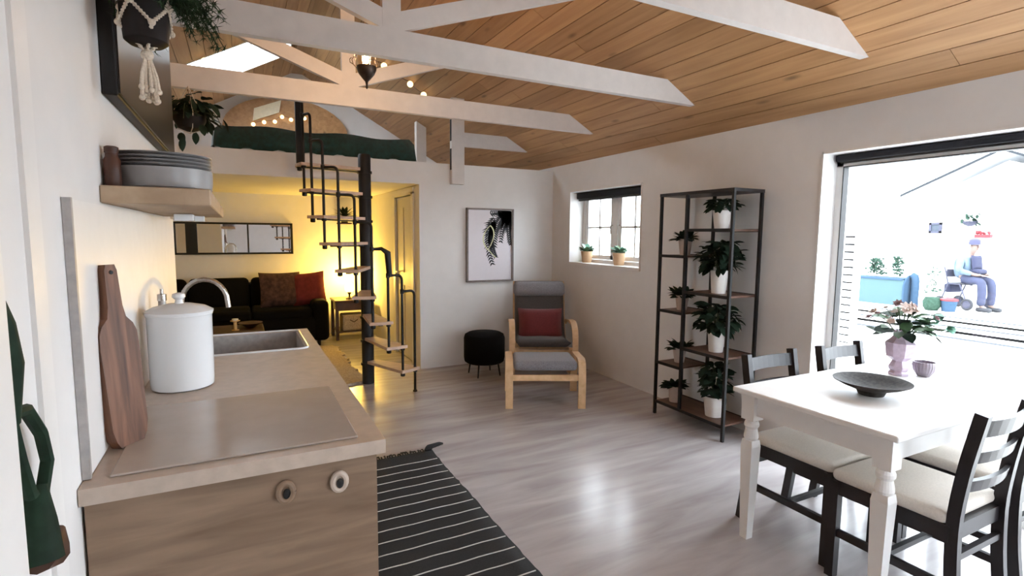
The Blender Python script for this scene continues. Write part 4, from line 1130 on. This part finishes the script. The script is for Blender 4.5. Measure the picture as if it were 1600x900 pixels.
for k in range(9):
    p = V((.13 + rnd.uniform(0, .07), -.09 + rnd.uniform(-.06, .05), .06 + rnd.uniform(-.03, .06))); leaf(LEAF_TEAL, bq, p, rnd.uniform(0, 6), rnd.uniform(-.6, .4), rnd.uniform(.7, 1.0))
    stm.tube(bez((0, 0, -.1), (.03, -.02, .08), p, 4), .002, 4)
stm.build('stem', STEM, bq)

# ------------------------------------------------------------------ outside
ground = struct('ground', MB().bx(XR + .24, 40, -20, 30, -.30, -.06), DECKGAP)
dk = thing('deck', 'bleached timber terrace outside the glazed door', 'deck', (3.6, 3, -.06))
RISERSHADE = plain('step_riser_shade', (0.004, 0.004, 0.004), 0.9, spec=0.0)  # shade of step risers painted as flat near-black strips
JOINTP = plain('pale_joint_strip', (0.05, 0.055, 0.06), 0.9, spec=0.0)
x = 0.0; i = 0
while x < 11.6:
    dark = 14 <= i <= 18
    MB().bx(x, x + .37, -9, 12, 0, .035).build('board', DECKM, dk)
    if dark: MB().bx(x + .372, x + (.66 if i in (15, 17) else .56), -9, 12, 0, .033).build('joint_and_riser_shade', RISERSHADE if i in (15, 17) else JOINTP, dk)  # dark ones paint riser shade, pale ones are board joints
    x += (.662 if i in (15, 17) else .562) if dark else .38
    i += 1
hs = thing('neighbour_house', 'white gabled house across the terrace', 'house', (15.4, 5.74, -.06))
ap_z = 3.44; sl_ = .46
m = MB(); m.bx(0, 4, -4.5, 3.6, 0, 2.35); m.prism([(-4.5, 2.35), (1.85, 2.35), (0, 3.25), (-1.9, 2.4)], 'X', 0, 4)
m.build('wall', HOUSEW, hs)
for s in (1, -1):
    MB().prism([(0, ap_z), (0, ap_z + .07), (s * 1.95, ap_z - sl_ * 1.95 + .07), (s * 1.95, ap_z - sl_ * 1.95)], 'X', -.40, 4).build('roof', HOUSEW, hs)
    MB().prism([(0, ap_z - .0), (0, ap_z + .055), (s * 1.95, ap_z - sl_ * 1.95 + .055), (s * 1.95, ap_z - sl_ * 1.95)], 'X', -.43, -.38).build('fascia', HOUSET, hs)
for y in (.9, -1.7): MB().bx(-.35, -.24, y - .05, y + .05, .0, ap_z - sl_ * abs(y) - .02).build('porch_post', HOUSEW, hs)
MB().bx(-.34, -.25, -1.8, .98, 2.28, 2.40).build('porch_beam', HOUSEW, hs)
def hwin(y0, y1, z0, z1, mat, name='window'):
    f = MB(); f.bx(-.04, 0, y0, y0 + .05, z0, z1); f.bx(-.04, 0, y1 - .05, y1, z0, z1); f.bx(-.04, 0, y0, y1, z0, z0 + .05); f.bx(-.04, 0, y0, y1, z1 - .05, z1)
    o = f.build(name, mat, hs); MB().bx(-.02, -.005, y0 + .05, y1 - .05, z0 + .05, z1 - .05).build('pane', plain('pale_sky_pane', (.045, .055, .07), .5, spec=.1), o)
hwin(1.17, 1.44, 1.63, 1.89, PALEMETAL); hwin(-.95, -.42, 1.25, 1.95, REDP)
LEAF_OUT = leaf_mesh('leaf', .05, .08, SHRUBM)
hbk = thing('hanging_basket', 'leafy hanging basket on the white house porch, above the seated person', 'plant', (15.02, 6.2, 1.72))
MB().lathe([(.03, 0), (.12, .05), (.15, .12), (.001, .12)], n=16, capt=False).build('basket', PALEMETAL, hbk, smooth=True)
MB().tube([(0, 0, .12), (0, 0, .58)], .006, 5).build('hanging_cord', CORD, hbk)
for k in range(40):
    a = rnd.uniform(0, 2 * pi); leaf(LEAF_OUT, hbk, (rnd.uniform(0, .16) * cos(a), rnd.uniform(0, .16) * sin(a), .1 + rnd.uniform(-.05, .2)), a, rnd.uniform(-1, .8), rnd.uniform(1, 1.8))
rb = thing('flower_box', 'red flower box on the white house wall above the seated person', 'flower box', (15.30, 6.04, 1.46))
MB().rbox((0, 0, .04), (.14, .30, .08), .01).build('box', REDP, rb)
m = MB()
for k in range(14): m.ball((rnd.uniform(-.05, .05), rnd.uniform(-.13, .13), .10 + rnd.uniform(0, .05)), .03, 6, 4)
m.build('blossom', REDP, rb)

sc = thing('slatted_screen', 'white slatted fence screen just outside the glazed door frame', 'fence', (7.0, 4.65, -.025))
for y in (-.62, .62): MB().bx(-.03, .03, y - .03, y + .03, 0, 2.46).build('post', HOUSEW, sc)
MB().bx(.012, .03, -.60, .60, .1, 1.58).build('gap_shade_backing', SHADOWGAP, sc)  # black sheet added to paint the gaps between slats as shade
for k in range(15): MB().bx(-.012, .010, -.60, .60, .12 + k * .098, .12 + k * .098 + .077).build('slat', HOUSEW, sc)
MB().bx(-.01, .01, -.60, .60, 1.62, 2.44).build('upper_panel', HOUSEW, sc)

def shrub(parent, p, h, w, n, seed):
    rnd = random.Random(seed); m = MB()
    for k in range(n):
        a = rnd.uniform(0, 2 * pi); z = rnd.uniform(.15, 1) * h; r = w * (1 - .55 * z / h) * rnd.uniform(.2, 1)
        q = V((p[0] + r * cos(a), p[1] + r * sin(a), p[2] + z)); d = V((rnd.uniform(-1, 1), rnd.uniform(-1, 1), rnd.uniform(-.4, 1))).normalized() * .08; s_ = d.orthogonal().normalized() * .034
        m.add([q, q + d * .5 + s_, q + d, q + d * .5 - s_], [(0, 1, 2, 3)])
    m.build('foliage', SHRUBM, parent, kind='stuff')
    MB().tube([p, (p[0], p[1], p[2] + h * .9)], .008, 5).build('stem', STEM, parent)
pb = thing('planter_box', 'pale turquoise raised planter box with rounded blue end on the terrace', 'planter', (13.0, 6.85, -.025))
m = MB(); m.bx(-.25, .25, -.50, .66, 0, .56); m.build('box', PLANTERM, pb)
MB().bx(-.27, .27, -.48, .68, .55, .59).build('rim', PLANTERB, pb)
arc = [(-.27, 0), (.27, 0)] + [(.27 * cos(a), .40 + .27 * sin(a)) for a in [pi * k / 12 for k in range(13)]]
MB().prism(arc, 'Y', -.53, -.50).build('end_panel', PLANTERB, pb)
MB().tube([(-.02, -.62, .0), (-.02, -.62, .55), (-.02, -.60, .64), (-.02, -.55, .66)], .075, 12).build('end_post', PLANTERB, pb, smooth=True)
s1 = thing('shrub', 'leafy shrub growing in the turquoise planter, the wider left one', 'plant', (13.0, 7.05, .545)); shrub(s1, (0, 0, 0), .42, .26, 160, 1)
s2_ = thing('shrub', 'small pointed shrub in the turquoise planter, the right one', 'plant', (13.0, 6.62, .545)); shrub(s2_, (0, 0, 0), .48, .14, 110, 2)
s3 = thing('shrub', 'spindly seedling in a green pot between planter and seated person', 'plant', (12.6, 5.72, -.025))
MB().lathe([(.10, 0), (.15, .08), (.16, .18), (.12, .27), (.001, .27)], n=18, capt=False).build('pot', SHRUBM, s3, smooth=True); shrub(s3, (0, 0, .25), .62, .14, 40, 3)
bk2 = thing('bucket', 'small blue bucket with a red lid beside the green pot outside', 'bucket', (12.7, 5.47, -.025))
MB().lathe([(.11, 0), (.14, .22), (.001, .22)], n=18, capt=False).build('bucket_body', PLANTERB, bk2, smooth=True)
MB().lathe([(.15, .22), (.15, .25), (.05, .28)], n=18).build('lid', REDP, bk2, smooth=True)

# rollator with the seated person
RZP = R(-15); PX_, PY_ = 13.5, 5.56
ro = thing('rollator', 'wheeled walking frame on which the person sits outside', 'rollator', (PX_, PY_, -.025), RZP)
for sx in (1, -1):
    MB().tube([(sx * .24, .30, .12), (sx * .24, .16, .52), (sx * .24, .26, .86), (sx * .24, .36, .88)], .014, 8).build('side_tube', PALEMETAL, ro, smooth=True)
    MB().tube([(sx * .24, -.26, .12), (sx * .24, -.08, .52), (sx * .24, .18, .52)], .014, 8).build('side_tube', PALEMETAL, ro, smooth=True)
    for sy in (.30, -.26):
        c = [(sx * .25, sy + .10 * cos(a), .125 + .10 * sin(a)) for a in [2 * pi * q / 18 for q in range(19)]]
        w = MB().tube(c, .024, 8, caps=False).build('wheel', RUBBER, ro, smooth=True)
        MB().cyl((sx * .25 - .012, sy, .125), (sx * .25 + .012, sy, .125), .08, n=14).build('hub', PALEMETAL, w)
MB().rbox((0, .03, .53), (.44, .34, .03), .01).build('seat', RUBBER, ro)
MB().rbox((0, .22, .74), (.46, .02, .16), .008).build('back_panel', PALEMETAL, ro)
MB().rbox((0, .24, .42), (.34, .14, .18), .03).build('bag', SCARF, ro)

def skin_obj(name, verts, edges, mat, parent, root=0, sub=2):
    me = bpy.data.meshes.new(name); me.from_pydata([v[:3] for v in verts], edges, []); me.materials.append(mat)
    o = bpy.data.objects.new(name, me); COL.objects.link(o); o.parent = parent
    md = o.modifiers.new('Skin', 'SKIN'); md.use_smooth_shade = True
    sv = me.skin_vertices[0].data
    for i, v in enumerate(verts):
        r = v[3]; sv[i].radius = r if isinstance(r, tuple) else (r, r); sv[i].use_root = (i == root)
    o.modifiers.new('Subsurf', 'SUBSURF').levels = sub
    o.modifiers['Subsurf'].render_levels = sub
    return o
pe = thing('person', 'person in pale blue jacket, dark scarf and soft hat sitting outside, looking down', 'person', (PX_, PY_, -.025), RZP)
vb = [(0, .03, .64, .12), (0, .02, .80, .12), (0, -.02, .98, .13), (0, -.04, 1.08, .07), (0, -.07, 1.16, .05), (0, -.11, 1.24, .075), (0, -.12, 1.32, .085), (0, -.12, 1.39, .06)]
eb = [(i, i + 1) for i in range(7)]
for s in (1, -1):
    b = len(vb); vb += [(s * .10, -.05, .62, .085), (s * .12, -.40, .60, .065), (s * .12, -.43, .34, .05), (s * .12, -.42, .12, .04), (s * .13, -.55, .06, .035)]
    eb += [(0, b), (b, b + 1), (b + 1, b + 2), (b + 2, b + 3), (b + 3, b + 4)]
    b = len(vb); vb += [(s * .18, -.03, 1.03, .055), (s * .25, -.06, .82, .045), (s * .16, -.28, .74, .033), (s * .11, -.34, .725, .034)]
    eb += [(2, b), (b, b + 1), (b + 1, b + 2), (b + 2, b + 3)]
    h = b + 3
    for q, (dx, L) in enumerate(((-.028, .07), (-.010, .08), (.010, .075), (.028, .06))):
        f = len(vb); vb += [(s * (.10 + dx), -.37, .735, .011), (s * (.095 + dx), -.37 - L * .5, .73, .009), (s * (.09 + dx), -.37 - L * .8, .705, .008)]
        eb += [(h, f), (f, f + 1), (f + 1, f + 2)]
    f = len(vb); vb += [(s * .075, -.32, .74, .011), (s * .055, -.345, .735, .009)]; eb += [(h, f), (f, f + 1)]
skin_obj('body', vb, eb, SKIN, pe)
face = MB(); face.tube([(0, -.19, 1.325), (0, -.215, 1.285), (0, -.19, 1.275)], [.008, .014, .008], 8)
face.build('nose', SKIN, pe, smooth=True)
MB().ball((.03, -.192, 1.325), .008, 8, 6).ball((-.03, -.192, 1.325), .008, 8, 6).build('eye', SCARF, pe, smooth=True)
MB().ball((0, -.19, 1.25), .018, 8, 6, (1.2, .4, .35)).build('mouth', REDP, pe, smooth=True)
for s in (1, -1): MB().ball((s * .085, -.11, 1.31), .022, 8, 6, (.4, .7, 1.2)).build('ear', SKIN, pe, smooth=True)
vj = [(0, .03, .60, .17), (0, .03, .80, .19), (0, -.01, .98, .20), (0, -.04, 1.09, .11)]
ej = [(0, 1), (1, 2), (2, 3)]
for s in (1, -1):
    b = len(vj); vj += [(s * .19, -.02, 1.03, .08), (s * .265, -.05, .81, .068), (s * .175, -.26, .745, .048)]; ej += [(2, b), (b, b + 1), (b + 1, b + 2)]
skin_obj('jacket', vj, ej, JACKET, pe)
vt = [(0, .03, .63, .14)]; et = []
for s in (1, -1):
    b = len(vt); vt += [(s * .11, -.10, .63, .105), (s * .125, -.41, .61, .085), (s * .125, -.44, .34, .075), (s * .125, -.43, .10, .075)]; et += [(0, b), (b, b + 1), (b + 1, b + 2), (b + 2, b + 3)]
skin_obj('trousers', vt, et, NAVY, pe)
for s in (1, -1): MB().rbox((s * .13, -.50, .045), (.10, .27, .085), .035, 3).build('shoe', RUBBER, pe, smooth=True)
MB().lathe([(.135, 0), (.10, .012), (.098, .05), (.088, .10), (.04, .135), (.001, .138)], (0, -.115, 1.345), n=24, capt=False).build('hat', plain('mauve_hat', (.035, .035, .07), .9), pe, smooth=True)
MB().pillow((0, -.19, .98), .26, .30, .09, (R(-8), 0, 0)).build('scarf', SCARF, pe, smooth='all')
bag = tag(MB().rbox((0, 0, 0), (.26, .18, .10), .04, 3).build('handbag', SCARF, smooth=True), 'dark blue bag lying in the lap of the seated person', 'bag')
bag.location = V((PX_, PY_, 0)) + Matrix.Rotation(RZP, 3, 'Z') @ V((0, -.24, .775)); bag.rotation_euler = (0, 0, RZP)
